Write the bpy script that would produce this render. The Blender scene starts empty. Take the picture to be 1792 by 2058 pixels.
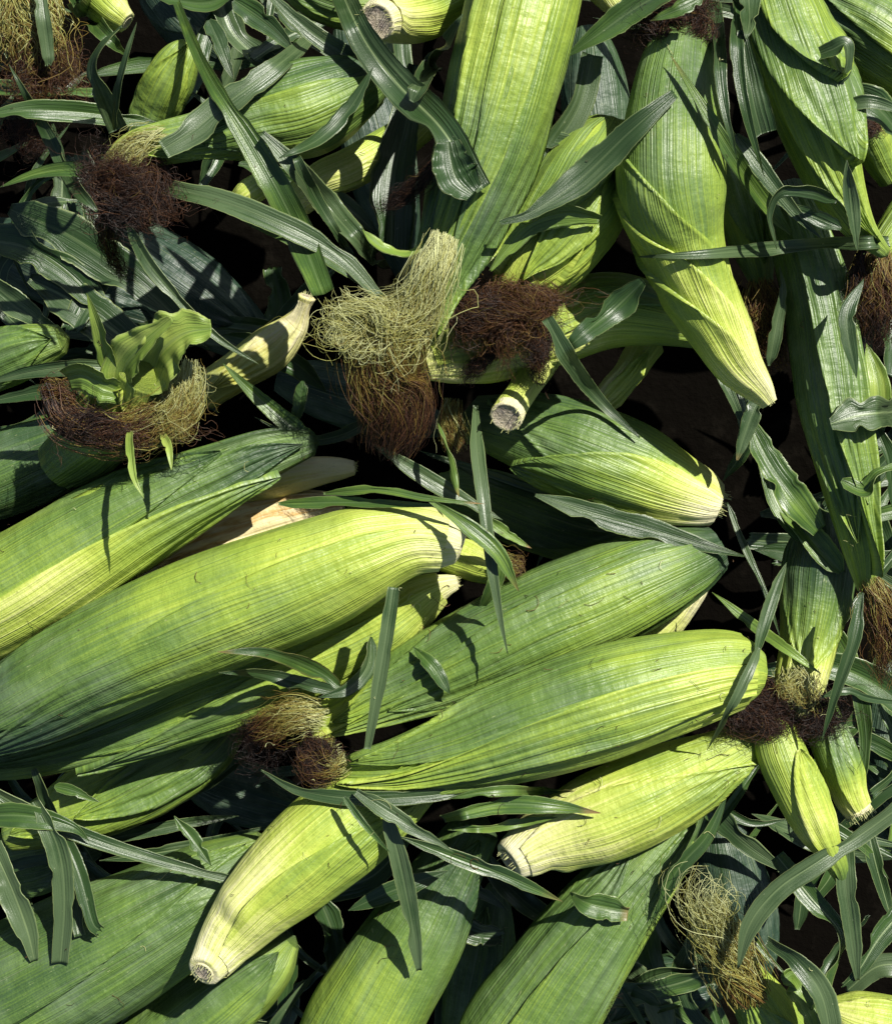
import bpy, math, random
import numpy as np
from mathutils import Vector, noise
random.seed(7); rng = np.random.default_rng(7)
SC = bpy.context.scene
COL = SC.collection
R = math.radians
# ------------------------------------------------------------------ camera, sky, sun, exposure
CAM_H = 0.86                      # camera height above the floor (m)
S = 0.00031                       # metres per photo unit on the floor plane (photo taken as 1792 x 2058 units)
cam = bpy.data.cameras.new('camera'); cam_o = bpy.data.objects.new('camera', cam); COL.objects.link(cam_o)
cam_o.location = (0, 0, CAM_H); cam_o.rotation_euler = (0, 0, 0)
cam.sensor_fit = 'VERTICAL'; cam.sensor_height = 24.0
cam.lens = 24.0 * CAM_H / (2058 * S)
cam.clip_start = 0.01; cam.clip_end = 200
SC.camera = cam_o
SUN_EL = R(50); sdir = Vector((0.62, 0.785, 0)).normalized()     # horizontal direction TOWARDS the sun
w = bpy.data.worlds.new('World'); SC.world = w; w.use_nodes = True
wn = w.node_tree.nodes; wl = w.node_tree.links
bg = wn['Background']; sky = wn.new('ShaderNodeTexSky'); sky.sky_type = 'NISHITA'; sky.sun_disc = False
sky.sun_elevation = SUN_EL; sky.sun_rotation = math.atan2(sdir.x, sdir.y)
wl.new(sky.outputs[0], bg.inputs[0]); bg.inputs[1].default_value = 0.05
sun = bpy.data.lights.new('sun', 'SUN'); sun.energy = 5.0; sun.angle = R(0.53); sun.color = (1.0, 0.96, 0.88)
sun_o = bpy.data.objects.new('sun', sun); COL.objects.link(sun_o)
d = Vector((sdir.x * math.cos(SUN_EL), sdir.y * math.cos(SUN_EL), math.sin(SUN_EL)))
sun_o.rotation_euler = d.to_track_quat('Z', 'Y').to_euler(); sun_o.location = d * 3
SC.view_settings.view_transform = 'Standard'; SC.view_settings.look = 'None'
SC.view_settings.exposure = 0.68; SC.view_settings.gamma = 1.0

# ------------------------------------------------------------------ node helpers and materials
class NT:
    def __init__(s, name):
        s.m = bpy.data.materials.new(name); s.m.use_nodes = True
        s.n = s.m.node_tree.nodes; s.l = s.m.node_tree.links; s.n.clear()
        s.out = s.n.new('ShaderNodeOutputMaterial')
    def new(s, t, **kw):
        o = s.n.new(t)
        for k, v in kw.items(): setattr(o, k, v)
        return o
    def put(s, sock, v):
        if hasattr(v, 'links'): s.l.new(v, sock)
        else: sock.default_value = v
    def math(s, op, a, b=0.0, c=0.0, clamp=False):
        o = s.new('ShaderNodeMath', operation=op); o.use_clamp = clamp
        s.put(o.inputs[0], a); s.put(o.inputs[1], b); s.put(o.inputs[2], c); return o.outputs[0]
    def attr(s, name):
        return s.new('ShaderNodeAttribute', attribute_name=name).outputs['Fac']
    def vec(s, x, y, z=0.0):
        o = s.new('ShaderNodeCombineXYZ'); s.put(o.inputs[0], x); s.put(o.inputs[1], y); s.put(o.inputs[2], z); return o.outputs[0]
    def noise(s, vec, scale=1.0, detail=2.0, rough=0.5):
        o = s.new('ShaderNodeTexNoise'); s.put(o.inputs['Vector'], vec); o.inputs['Scale'].default_value = scale
        o.inputs['Detail'].default_value = detail; o.inputs['Roughness'].default_value = rough; return o.outputs['Fac']
    def ramp(s, fac, stops, interp='LINEAR'):
        o = s.new('ShaderNodeValToRGB'); s.put(o.inputs[0], fac); e = o.color_ramp.elements; o.color_ramp.interpolation = interp
        while len(e) > 1: e.remove(e[-1])
        e[0].position = stops[0][0]; e[0].color = (*stops[0][1], 1)
        for p, c in stops[1:]:
            x = e.new(p); x.color = (*c, 1)
        return o.outputs[0]
    def mix(s, fac, a, b, mode='MIX'):
        o = s.new('ShaderNodeMix', data_type='RGBA', blend_type=mode)
        s.put(o.inputs[0], fac); s.put(o.inputs[6], a); s.put(o.inputs[7], b); return o.outputs[2]
    def uv(s):
        o = s.new('ShaderNodeUVMap'); o.uv_map = 'UVMap'
        sp = s.new('ShaderNodeSeparateXYZ'); s.l.new(o.outputs[0], sp.inputs[0]); return sp.outputs[0], sp.outputs[1]
    def rnd(s): return s.new('ShaderNodeObjectInfo').outputs['Random']
    def bump(s, h, strength, dist):
        o = s.new('ShaderNodeBump'); o.inputs['Strength'].default_value = strength; o.inputs['Distance'].default_value = dist
        s.put(o.inputs['Height'], h); return o.outputs[0]

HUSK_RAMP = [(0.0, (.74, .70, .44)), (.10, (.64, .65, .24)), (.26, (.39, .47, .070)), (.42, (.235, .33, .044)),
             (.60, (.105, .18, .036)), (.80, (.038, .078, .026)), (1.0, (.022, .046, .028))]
def husk_material():
    t = NT('husk'); x, y = t.uv(); r = t.math('MULTIPLY', t.rnd(), 53.0)
    wob = t.noise(t.vec(t.math('MULTIPLY', x, .35), t.math('MULTIPLY', y, .12), r), 1, 2)
    xs = t.math('ADD', x, t.math('MULTIPLY', wob, .5))
    fine = t.noise(t.vec(t.math('MULTIPLY', xs, 10), t.math('MULTIPLY', y, .10), r), 1, 1)
    mid = t.noise(t.vec(t.math('MULTIPLY', xs, 3.0), t.math('MULTIPLY', y, .06), r), 1, 2, .6)
    broad = t.noise(t.vec(t.math('MULTIPLY', xs, .85), t.math('MULTIPLY', y, .05), r), 1, 2)
    blotch = t.noise(t.vec(t.math('MULTIPLY', x, .28), t.math('MULTIPLY', y, .22), r), 1, 2)
    grain = t.noise(t.vec(x, y, r), 14, 2)
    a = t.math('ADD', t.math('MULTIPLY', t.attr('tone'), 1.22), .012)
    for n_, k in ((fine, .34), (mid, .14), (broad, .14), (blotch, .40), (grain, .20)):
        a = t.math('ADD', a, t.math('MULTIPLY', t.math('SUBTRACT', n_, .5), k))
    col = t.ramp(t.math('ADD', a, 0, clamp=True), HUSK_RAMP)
    # pale threads of vein and small bruises
    vein = t.math('SMOOTHSTEP' if False else 'GREATER_THAN', mid, 1.5)
    vv = t.new('ShaderNodeMapRange'); vv.interpolation_type = 'SMOOTHSTEP'
    t.put(vv.inputs[0], fine); vv.inputs[1].default_value = .60; vv.inputs[2].default_value = .76
    col = t.mix(t.math('MULTIPLY', vv.outputs[0], .16), col, (.42, .50, .20, 1))
    ds = t.new('ShaderNodeMapRange'); t.put(ds.inputs[0], t.noise(t.vec(t.math('MULTIPLY', x, 11), t.math('MULTIPLY', y, 2.6), r), 1, 2, .6)); ds.inputs[1].default_value = .68; ds.inputs[2].default_value = .76
    col = t.mix(t.math('MULTIPLY', ds.outputs[0], .45), col, (.45, .48, .24, 1))
    br = t.new('ShaderNodeMapRange'); t.put(br.inputs[0], t.noise(t.vec(t.math('MULTIPLY', x, 2.6), t.math('MULTIPLY', y, 1.1), r), 1, 3, .6))
    br.inputs[1].default_value = .70; br.inputs[2].default_value = .80
    col = t.mix(t.math('MULTIPLY', br.outputs[0], .55), col, (.12, .10, .03, 1))
    dry = t.attr('dry')
    dn = t.noise(t.vec(t.math('MULTIPLY', x, 2.2), t.math('MULTIPLY', y, .3), r), 1, 3)
    dcol = t.ramp(dn, [(.3, (.60, .50, .24)), (.5, (.68, .58, .32)), (.62, (.45, .26, .07)), (.75, (.62, .55, .35))])
    col = t.mix(dry, col, dcol)
    # frosty wax bloom
    bl = t.math('MULTIPLY', t.math('SUBTRACT', t.noise(t.vec(t.math('MULTIPLY', x, .6), t.math('MULTIPLY', y, .35), t.math('ADD', r, 9)), 1, 3), .48, clamp=True), 1.2)
    col = t.mix(t.math('MULTIPLY', t.math('MULTIPLY', bl, t.math('MULTIPLY', fine, 2.4)), t.attr('tone'), clamp=True), col, (.27, .34, .23, 1))
    dirt = t.new('ShaderNodeMapRange'); t.put(dirt.inputs[0], t.noise(t.vec(x, t.math('MULTIPLY', y, .8), r), 5.5, 3, .65)); dirt.inputs[1].default_value = .64; dirt.inputs[2].default_value = .76
    col = t.mix(t.math('MULTIPLY', dirt.outputs[0], .65), col, (.07, .07, .025, 1))
    p = t.new('ShaderNodeBsdfPrincipled'); t.put(p.inputs['Base Color'], col)
    t.put(p.inputs['Roughness'], t.math('ADD', .32, t.math('MULTIPLY', grain, .22)))
    p.inputs['Specular IOR Level'].default_value = .42
    h = t.math('ADD', t.math('MULTIPLY', fine, 1.3), t.math('ADD', t.math('MULTIPLY', mid, .55), t.math('ADD', t.math('MULTIPLY', broad, 1.2), t.math('MULTIPLY', grain, .15))))
    kern = t.noise(t.vec(t.math('MULTIPLY', x, .9), t.math('MULTIPLY', y, 1.5), r), 1, 2)
    cross = t.noise(t.vec(t.math('MULTIPLY', x, 4), t.math('MULTIPLY', y, 7), r), 1, 1)
    h = t.math('ADD', h, t.math('ADD', t.math('MULTIPLY', kern, 1.6), t.math('MULTIPLY', cross, .18)))
    t.put(p.inputs['Normal'], t.bump(h, .7, .0010))
    tr = t.new('ShaderNodeBsdfTranslucent'); t.put(tr.inputs[0], col)
    mx = t.new('ShaderNodeMixShader'); mx.inputs[0].default_value = .08
    t.l.new(p.outputs[0], mx.inputs[1]); t.l.new(tr.outputs[0], mx.inputs[2]); t.l.new(mx.outputs[0], t.out.inputs[0])
    return t.m
def leaf_material():
    t = NT('leaf_blade'); x, y = t.uv(); r = t.math('MULTIPLY', t.rnd(), 71.0)
    fine = t.noise(t.vec(t.math('MULTIPLY', x, 9), t.math('MULTIPLY', y, .15), r), 1, 1)
    mid = t.noise(t.vec(t.math('MULTIPLY', x, 3.2), t.math('MULTIPLY', y, .12), r), 1, 2)
    blotch = t.noise(t.vec(t.math('MULTIPLY', x, .5), t.math('MULTIPLY', y, .3), r), 1, 3)
    grain = t.noise(t.vec(x, y, r), 16, 2)
    a = t.attr('tone')
    for n_, k in ((fine, .30), (mid, .30), (blotch, .55), (grain, .14)):
        a = t.math('ADD', a, t.math('MULTIPLY', t.math('SUBTRACT', n_, .5), k))
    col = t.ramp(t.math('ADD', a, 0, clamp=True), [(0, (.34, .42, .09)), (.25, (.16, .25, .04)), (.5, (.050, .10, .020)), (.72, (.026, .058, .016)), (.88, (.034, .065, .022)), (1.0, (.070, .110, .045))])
    s_ = t.attr('across')
    mr = t.new('ShaderNodeMapRange'); mr.interpolation_type = 'SMOOTHSTEP'; t.put(mr.inputs[0], s_)
    mr.inputs[1].default_value = .10; mr.inputs[2].default_value = .02; mr.inputs[3].default_value = 0; mr.inputs[4].default_value = 1
    rib = t.math('MULTIPLY', mr.outputs[0], t.attr('rib'))
    col = t.mix(rib, col, (.17, .23, .10, 1))
    er = t.new('ShaderNodeMapRange'); t.put(er.inputs[0], s_); er.inputs[1].default_value = .92; er.inputs[2].default_value = 1.0
    col = t.mix(t.math('MULTIPLY', er.outputs[0], .5), col, (.34, .40, .16, 1))
    dn = t.math('MULTIPLY', t.attr('dry'), t.math('ADD', .5, t.noise(t.vec(x, y, r), 3, 3)), clamp=True)
    col = t.mix(dn, col, (.26, .17, .06, 1))
    sp = t.new('ShaderNodeMapRange'); t.put(sp.inputs[0], t.noise(t.vec(t.math('MULTIPLY', x, 4), t.math('MULTIPLY', y, 3), r), 1, 3, .6))
    sp.inputs[1].default_value = .70; sp.inputs[2].default_value = .76
    col = t.mix(t.math('MULTIPLY', sp.outputs[0], .6), col, (.30, .33, .20, 1))
    p = t.new('ShaderNodeBsdfPrincipled'); t.put(p.inputs['Base Color'], col)
    t.put(p.inputs['Roughness'], t.math('ADD', .22, t.math('MULTIPLY', blotch, .28)))
    p.inputs['Specular IOR Level'].default_value = .5
    h = t.math('ADD', fine, t.math('ADD', t.math('MULTIPLY', mid, 1.2), t.math('MULTIPLY', grain, .2)))
    t.put(p.inputs['Normal'], t.bump(h, .7, .0008))
    tr = t.new('ShaderNodeBsdfTranslucent'); t.put(tr.inputs[0], t.mix(.5, col, (.10, .19, .02, 1)))
    mx = t.new('ShaderNodeMixShader'); mx.inputs[0].default_value = .14
    t.l.new(p.outputs[0], mx.inputs[1]); t.l.new(tr.outputs[0], mx.inputs[2]); t.l.new(mx.outputs[0], t.out.inputs[0])
    return t.m
def silk_material():
    t = NT('silk')
    col = t.ramp(t.attr('tone'), [(0, (.62, .64, .32)), (.22, (.38, .38, .10)), (.42, (.24, .17, .035)), (.62, (.12, .052, .022)), (.82, (.045, .022, .014)), (1, (.012, .008, .007))])
    p = t.new('ShaderNodeBsdfPrincipled'); t.put(p.inputs['Base Color'], col); p.inputs['Roughness'].default_value = .42
    p.inputs['Specular IOR Level'].default_value = .35
    tr = t.new('ShaderNodeBsdfTranslucent'); t.put(tr.inputs[0], col)
    mx = t.new('ShaderNodeMixShader'); mx.inputs[0].default_value = .22
    t.l.new(p.outputs[0], mx.inputs[1]); t.l.new(tr.outputs[0], mx.inputs[2]); t.l.new(mx.outputs[0], t.out.inputs[0])
    return t.m
def cut_material():
    t = NT('cut_stem')
    tc = t.new('ShaderNodeTexCoord').outputs['Object']
    n1 = t.noise(tc, 700, 3, .7); n2 = t.noise(tc, 220, 2)
    a = t.attr('tone')          # 0 pith, 1 rim
    inner = t.ramp(n1, [(.3, (.13, .095, .075)), (.5, (.25, .20, .165)), (.7, (.46, .40, .33))])
    col = t.mix(t.math('ADD', a, t.math('MULTIPLY', t.math('SUBTRACT', n2, .5), .7), clamp=True), inner, (.66, .62, .36, 1))
    p = t.new('ShaderNodeBsdfPrincipled'); t.put(p.inputs['Base Color'], col); p.inputs['Roughness'].default_value = .8
    t.put(p.inputs['Normal'], t.bump(n1, .9, .0015)); t.l.new(p.outputs[0], t.out.inputs[0]); return t.m
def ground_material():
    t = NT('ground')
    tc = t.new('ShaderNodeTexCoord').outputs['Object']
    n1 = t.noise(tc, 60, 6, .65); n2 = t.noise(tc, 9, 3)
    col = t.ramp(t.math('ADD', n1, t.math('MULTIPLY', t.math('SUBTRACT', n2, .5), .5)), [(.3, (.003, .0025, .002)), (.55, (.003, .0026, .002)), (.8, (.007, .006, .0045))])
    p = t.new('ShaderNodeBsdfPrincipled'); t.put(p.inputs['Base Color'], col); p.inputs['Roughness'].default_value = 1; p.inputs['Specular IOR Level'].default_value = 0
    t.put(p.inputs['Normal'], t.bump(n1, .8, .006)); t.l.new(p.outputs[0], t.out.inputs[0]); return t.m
M_HUSK, M_LEAF, M_SILK, M_CUT, M_GROUND = husk_material(), leaf_material(), silk_material(), cut_material(), ground_material()

# ------------------------------------------------------------------ geometry helpers (photo units -> metres)
def P(u, v, z):
    k = (CAM_H - z * .01) / CAM_H
    return np.array(((u - 896) * S * k, (1029 - v) * S * k, z * .01))
def uvof(p):
    k = (CAM_H - p[2]) / CAM_H
    return p[0] / (S * k) + 896, 1029 - p[1] / (S * k)
def spline(rows, n):
    """Catmull-Rom through rows (any columns), n samples evenly by length of the first two columns"""
    a = np.array(rows, float)
    e0 = 2 * a[0] - a[1]; e1 = 2 * a[-1] - a[-2]; q = np.vstack([e0, a, e1]); out = []
    for i in range(1, len(q) - 2):
        p0, p1, p2, p3 = q[i - 1:i + 3]
        t = np.linspace(0, 1, 24, endpoint=False)[:, None]
        out.append(.5 * (2 * p1 + (p2 - p0) * t + (2 * p0 - 5 * p1 + 4 * p2 - p3) * t ** 2 + (3 * p1 - p0 - 3 * p2 + p3) * t ** 3))
    out.append(a[-1][None]); o = np.vstack(out)
    L = np.concatenate([[0], np.cumsum(np.linalg.norm(np.diff(o[:, :2], axis=0), axis=1))])
    s = np.linspace(0, L[-1], n)
    return np.stack([np.interp(s, L, o[:, j]) for j in range(o.shape[1])], 1)
def mesh(name, verts, faces, mat, attrs=None, uvs=None, parent=None, smooth=True):
    me = bpy.data.meshes.new(name); me.from_pydata([tuple(map(float, v)) for v in verts], [], faces); 
    if attrs:
        for k, a in attrs.items():
            at = me.attributes.new(k, 'FLOAT', 'POINT'); at.data.foreach_set('value', np.asarray(a, np.float32))
    if uvs is not None:
        ul = me.uv_layers.new(name='UVMap'); li = np.empty(len(me.loops), np.int32); me.loops.foreach_get('vertex_index', li)
        ul.data.foreach_set('uv', np.asarray(uvs, np.float32)[li].ravel())
    if smooth: me.polygons.foreach_set('use_smooth', [True] * len(me.polygons))
    me.materials.append(mat); me.update()
    o = bpy.data.objects.new(name, me); COL.objects.link(o)
    if parent is not None: o.parent = parent; o.location = -parent.location
    return o
def tagit(o, label, cat, group=None):
    o['label'] = label; o['category'] = cat
    if group: o['group'] = group
def nz(*a): return noise.noise(Vector((tuple(a) + (0.37, 0.71))[:3]))
# height of whatever has been laid so far, sampled in plan (metres)
GX0, GX1, GY0, GY1, GS = -.45, .45, -.5, .5, .0015
GROUND_Z = -.12
GH = np.full((int((GX1 - GX0) / GS), int((GY1 - GY0) / GS)), GROUND_Z)
ZO = [0.0]
def raise_field(v, dil=1):
    v = np.asarray(v); i = ((v[:, 0] - GX0) / GS).astype(int); j = ((v[:, 1] - GY0) / GS).astype(int)
    for a in range(-dil, dil + 1):
        for b in range(-dil, dil + 1):
            ii, jj = i + a, j + b; ok = (ii >= 0) & (ii < GH.shape[0]) & (jj >= 0) & (jj < GH.shape[1])
            np.maximum.at(GH, (ii[ok], jj[ok]), v[ok, 2])
def field(x, y, rad=0.0):
    n = int(rad / GS); i = int((x - GX0) / GS); j = int((y - GY0) / GS)
    if i < 0 or j < 0 or i >= GH.shape[0] or j >= GH.shape[1]: return GROUND_Z
    return float(GH[max(0, i - n):i + n + 1, max(0, j - n):j + n + 1].max())

# ------------------------------------------------------------------ ears of corn
def frames(C):
    T = np.gradient(C, axis=0); T /= np.linalg.norm(T, axis=1)[:, None]
    side = np.cross(T, (0, 0, 1.0)); side /= np.maximum(np.linalg.norm(side, axis=1)[:, None], 1e-6)
    return T, side, np.cross(side, T)
EARS = []
def curve_world(pts, n):
    a = spline([(p[0], p[1], p[2], p[3] + ZO[0]) for p in pts], n)
    C = np.array([P(r[0], r[1], r[3]) for r in a]); k = (CAM_H - a[:, 3] * .01) / CAM_H
    return C, np.maximum(a[:, 2], 1.0) * S * k * .89
def strands(lines, rad, tones):
    """lines: list of (n,3) arrays -> triangular tubes"""
    V, F, A = [], [], []; base = 0
    for L, tn in zip(lines, tones):
        n = len(L); T = np.gradient(L, axis=0); T /= np.linalg.norm(T, axis=1)[:, None] + 1e-9
        a = np.cross(T, (.3, .2, .93)); a /= np.linalg.norm(a, axis=1)[:, None] + 1e-9; b = np.cross(T, a)
        rr = rad * random.uniform(.5, 1.15) * np.linspace(1, .55, n)[:, None]
        for q in range(3):
            an = q * 2.0944; V.append(L + rr * (math.cos(an) * a + math.sin(an) * b))
        A += [tn] * 3
        for i in range(n - 1):
            for q in range(3):
                q2 = (q + 1) % 3; F.append((base + q * n + i, base + q2 * n + i, base + q2 * n + i + 1, base + q * n + i + 1))
        base += 3 * n
    return np.vstack(V), F, np.concatenate(A)
def silk_flow(parent, guide, n, tone=(.1, .7), curl=10, rad=.00016, rng_t=(.0, .25, .7, 1.0), fuzz=.12, fq=1.0, name='silk'):
    """guide rows: u, v, radius, z ; strands follow it with spread and curl"""
    C, W = curve_world(guide, 40); T, sd, up = frames(C); lines, tones = [], []
    for _ in range(int(n * 1.5)):
        a = random.uniform(rng_t[0], rng_t[1]); b = random.uniform(rng_t[2], rng_t[3]); m = 18
        t = np.linspace(a, b, m); q = t * 39
        f = lambda A: np.stack([np.interp(q, range(40), A[:, j]) for j in range(3)], 1)
        w = np.interp(q, range(40), W); ph = random.uniform(0, 6.283); rho = math.sqrt(random.random()); cl = random.randrange(14)
        if random.random() < fuzz: rho *= 1.7
        ph = ph + (t - a) * random.uniform(-2.5, 2.5)
        am = curl * S; tt = np.linspace(0, 1, m)
        if random.random() < .6: ph = cl / 14 * 6.283 + random.gauss(0, .12); rho = (.45 + .5 * ((cl * 7) % 5) / 4) + random.gauss(0, .06); ph = ph + t * 3 * math.sin(cl)
        wx = am * tt * (np.sin(tt * fq * random.uniform(4, 14) + random.uniform(0, 6)) + .5 * np.sin(tt * fq * random.uniform(12, 26) + random.uniform(0, 6)))
        wy = am * tt * (np.sin(tt * fq * random.uniform(4, 14) + random.uniform(0, 6)) + .5 * np.sin(tt * fq * random.uniform(12, 26) + random.uniform(0, 6)))
        L = f(C) + f(sd) * (w * rho * np.cos(ph) + wx)[:, None] + f(up) * (.75 * w * rho * np.sin(ph) + wy)[:, None]
        lines.append(L); tones.append(np.clip(tone[0] + (tone[1] - tone[0]) * t + random.gauss(0, .15), 0, 1))
    V, F, A = strands(lines, rad, tones); raise_field(V, 0)
    return mesh(name, V, F, M_SILK, {'tone': A}, parent=parent)
def silk_ball(parent, c, r, n, tone=.7, length=5.0, rad=.00015, dirbias=None, squash=.55, name='silk'):
    """matted clump: c=(u,v,z), r=(ru,rv) photo units, random walks confined to an ellipsoid"""
    ctr = P(c[0], c[1], c[2] + ZO[0]); rx, ry = r[0] * S, r[1] * S; rz = min(rx, ry) * squash; E = np.array((rx, ry, rz)); lines, tones = [], []
    fr = [random.uniform(0, 50) for _ in range(3)]
    E0 = E
    for _ in range(int(n * 1.7)):
        E = E0 * (random.uniform(.75, 1.12) if random.random() < .85 else random.uniform(1.1, 1.5))
        free = random.random() < .09; m = 20; p = rng.normal(size=3); p = p / np.linalg.norm(p) * (random.random() ** .45) * E
        dv = rng.normal(size=3); 
        if dirbias is not None: dv = dv * .7 + np.array(dirbias)
        dv[2] *= .5; dv /= np.linalg.norm(dv); st = length * .01 / m * random.uniform(.4, 1.3); L = []
        for i in range(m):
            L.append(ctr + p)
            g = p / E; q = np.linalg.norm(g)
            w_ = L[-1] * 55
            dv = dv * .8 + .55 * np.array((nz(w_[0] + fr[0], w_[1], w_[2]), nz(w_[0], w_[1] + fr[1], w_[2]), nz(w_[0], w_[1], w_[2] + fr[2]))) + rng.normal(size=3) * .20
            if q > (1.9 if free else .9): dv = dv - g / q * (q - .85) * 2.2
            dv[2] *= .9; dv /= np.linalg.norm(dv); p = p + dv * st
        L = np.array(L); lines.append(L)
        base = tone + (.07 if tone > .6 else 0) + .35 * nz(L[0][0] * 60 + fr[0], L[0][1] * 60 + fr[1], fr[2])
        tones.append(np.clip(np.full(m, base) + random.gauss(0, .09), 0, 1))
    V, F, A = strands(lines, rad, tones); raise_field(V, 0)
    return mesh(name, V, F, M_SILK, {'tone': A}, parent=parent)

def ear(label, ref, pts, tone=(.15, .35, .5, .55), shells=(), cut=None, frayed=0, fold=.5, squash=.95, seed=None, dry=0.0,
        low=False, dents=(), group=None):
    """pts rows u, v, halfwidth, z(cm), from the butt to the tip of the ear"""
    seed = seed if seed is not None else len(EARS) * 13.7; M, N = (72, 84) if not low else (48, 56)
    C, W = curve_world(pts, M); T, sd, up = frames(C); root = bpy.data.objects.new('corn_ear', None); COL.objects.link(root)
    root.location = Vector(C[M // 2]) - Vector((0, 0, W[M // 2])); root.empty_display_size = .02; tagit(root, label, 'ear of corn', group)
    al = np.concatenate([[0], np.cumsum(np.linalg.norm(np.diff(C, axis=0), axis=1))]); rmax = W.max(); tt = np.linspace(0, 1, M)
    th = np.linspace(-math.pi / 2, 1.5 * math.pi, N + 1)
    ph = [random.Random(seed + i).uniform(0, 6.28) for i in range(8)]
    def rad(i, a):
        t = i / (M - 1); thin = 1 - min(1, W[i] / rmax)
        k = 1 + .018 * math.cos(2 * a + ph[0] + t) + .012 * math.cos(3 * a + ph[1] - 2 * t)
        f = (.003 + .055 * thin * (.35 + .65 * min(1, t * 2))) * fold
        k += f * (math.cos(5 * a + ph[2] + 3 * t) + .8 * math.cos(8 * a + ph[3] - 3 * t) + .6 * math.cos(13 * a + ph[4] + 4 * t) + .35 * math.cos(21 * a + ph[5] + 2 * t))
        k += .05 * nz(t * 4 + seed, math.cos(a) * .8, math.sin(a) * .8)
        for (dt, da, st, sa, amp) in dents:
            dd = (a - da + math.pi) % (2 * math.pi) - math.pi
            k += amp * math.exp(-((t - dt) / st) ** 2 - (dd / sa) ** 2)
        return W[i] * k
    def tn(t): return float(np.interp(t, np.linspace(0, 1, len(tone)), tone))
    V, F, U, A = [], [], [], []
    for i in range(M):
        for j in range(N + 1):
            a = th[j]; r_ = rad(i, a); V.append(C[i] + r_ * (math.cos(a) * sd[i] + squash * math.sin(a) * up[i]))
            U.append((a * rmax * 100, al[i] * 100 + seed)); A.append(tn(tt[i]) + .05 * math.sin(a + ph[6]))
    W1 = N + 1
    for i in range(M - 1):
        for j in range(N): F.append((i * W1 + j, i * W1 + j + 1, (i + 1) * W1 + j + 1, (i + 1) * W1 + j))
    # tip closes; butt turns inward to the stem
    b = len(V); V.append(C[-1] + T[-1] * W[-1] * .6); U.append((0, 0)); A.append(tn(1))
    for j in range(N): F.append(((M - 1) * W1 + j, (M - 1) * W1 + j + 1, b))
    cr = (cut or .55)
    for s_, (kk, dp) in enumerate(((.86, .10), (cr * .9, .02))):
        b = len(V)
        for j in range(N + 1):
            a = th[j]; r_ = rad(0, a) * kk; V.append(C[0] - T[0] * W[0] * (-dp if s_ else dp * .6) + r_ * (math.cos(a) * sd[0] + squash * math.sin(a) * up[0]))
            U.append((a * rmax * 100, seed - .3 * (s_ + 1))); A.append(max(0, tn(0) - .06))
        pr = 0 if s_ == 0 else b - W1
        for j in range(N): F.append((pr + j + 1, pr + j, b + j, b + j + 1))
    mesh('husk', V, F, M_HUSK, {'tone': A, 'dry': np.full(len(V), dry)}, U, root); raise_field(np.array(V), 1)
    # outer husk leaves wrapped round the ear
    for q, sh in enumerate(shells):
        c, span, t0, t1, drift, dt, lift = (list(sh) + [.10])[:7]; t0 = min(t0, .03)
        mi, mj = 60, 30; V, F, U, A = [], [], [], []
        rr_ = random.Random(seed * 3 + q)
        for i in range(mi):
            x = i / (mi - 1); t = t0 + (t1 - t0) * x; fi = t * (M - 1); i0 = min(int(fi), M - 2); fr = fi - i0
            Cc = C[i0] * (1 - fr) + C[i0 + 1] * fr; s1 = sd[i0] * (1 - fr) + sd[i0 + 1] * fr; u1 = up[i0] * (1 - fr) + up[i0 + 1] * fr
            prof = max(.012, (1 - x ** 2.6) ** .85) * ((.75 + .25 * min(1, x * 4)) if t0 < .05 else max(.02, math.sin(min(1, x * 2.2) * 1.5708))); cc = R(c + drift * x)
            for j in range(-1, mj + 2):
                y = min(max(j, 0), mj) / mj * 2 - 1; edge = (j < 0 or j > mj)
                a = cc + y * R(span) * prof + R(1.2) * nz(x * 9, y * 2, seed + q)
                r_ = rad(i0, a) * (1 - fr) + rad(min(i0 + 1, M - 1), a) * fr
                off = lift * .01 * (.35 + .65 * x) * (1 + 1.4 * abs(y) ** 8) + .0005 * math.sin(y * 14 + x * 5 + ph[7]) * (.3 + x)
                off += .0009 * (q + 1) * .5 + .0008 * nz(x * 7, y * 3, seed - q)
                off = max(off, .0005) + .0006 * q
                if x > .9: off += (x - .9) * .012
                if edge: off = -.0004
                V.append(Cc + (r_ + off) * (math.cos(a) * s1 + squash * math.sin(a) * u1))
                U.append((a * rmax * 100 + q * 31, al[-1] * t * 100 + seed + q * 7)); A.append(tn(t) + dt - .035 * abs(y) ** 8 - .05 * x ** 8)
        w1 = mj + 3
        for i in range(mi - 1):
            for j in range(w1 - 1): F.append((i * w1 + j, i * w1 + j + 1, (i + 1) * w1 + j + 1, (i + 1) * w1 + j))
        mesh('husk_leaf', V, F, M_HUSK, {'tone': A, 'dry': np.full(len(V), dry)}, U, root); raise_field(np.array(V), 1)
    if cut:                       # sawn or snapped shank with pith and ragged fibres
        V, F, A = [], [], []; n = 40; r0 = W[0] * cr; rings = [(1.02, -.6, 1), (1.0, .14, .9), (.90, .17, .55), (.80, .10, .25), (.4, .07, .18), (.001, .08, .18)]
        for rk, dp, tn_ in rings:
            for j in range(n):
                a = j / n * 6.2832; jit = 1 + .05 * nz(math.cos(a) * 3 + seed, math.sin(a) * 3, rk)
                dj = (dp + (.04 * nz(a * 5, seed, rk * 3) if rk > .3 and dp > 0 else 0)) * r0
                V.append(C[0] - T[0] * dj + r0 * rk * jit * (math.cos(a) * sd[0] + squash * math.sin(a) * up[0])); A.append(tn_)
        for i in range(len(rings) - 1):
            for j in range(n): F.append((i * n + j, i * n + (j + 1) % n, (i + 1) * n + (j + 1) % n, (i + 1) * n + j))
        st = mesh('cut_stem', V, F, M_CUT, {'tone': A}, None, root)
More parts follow.
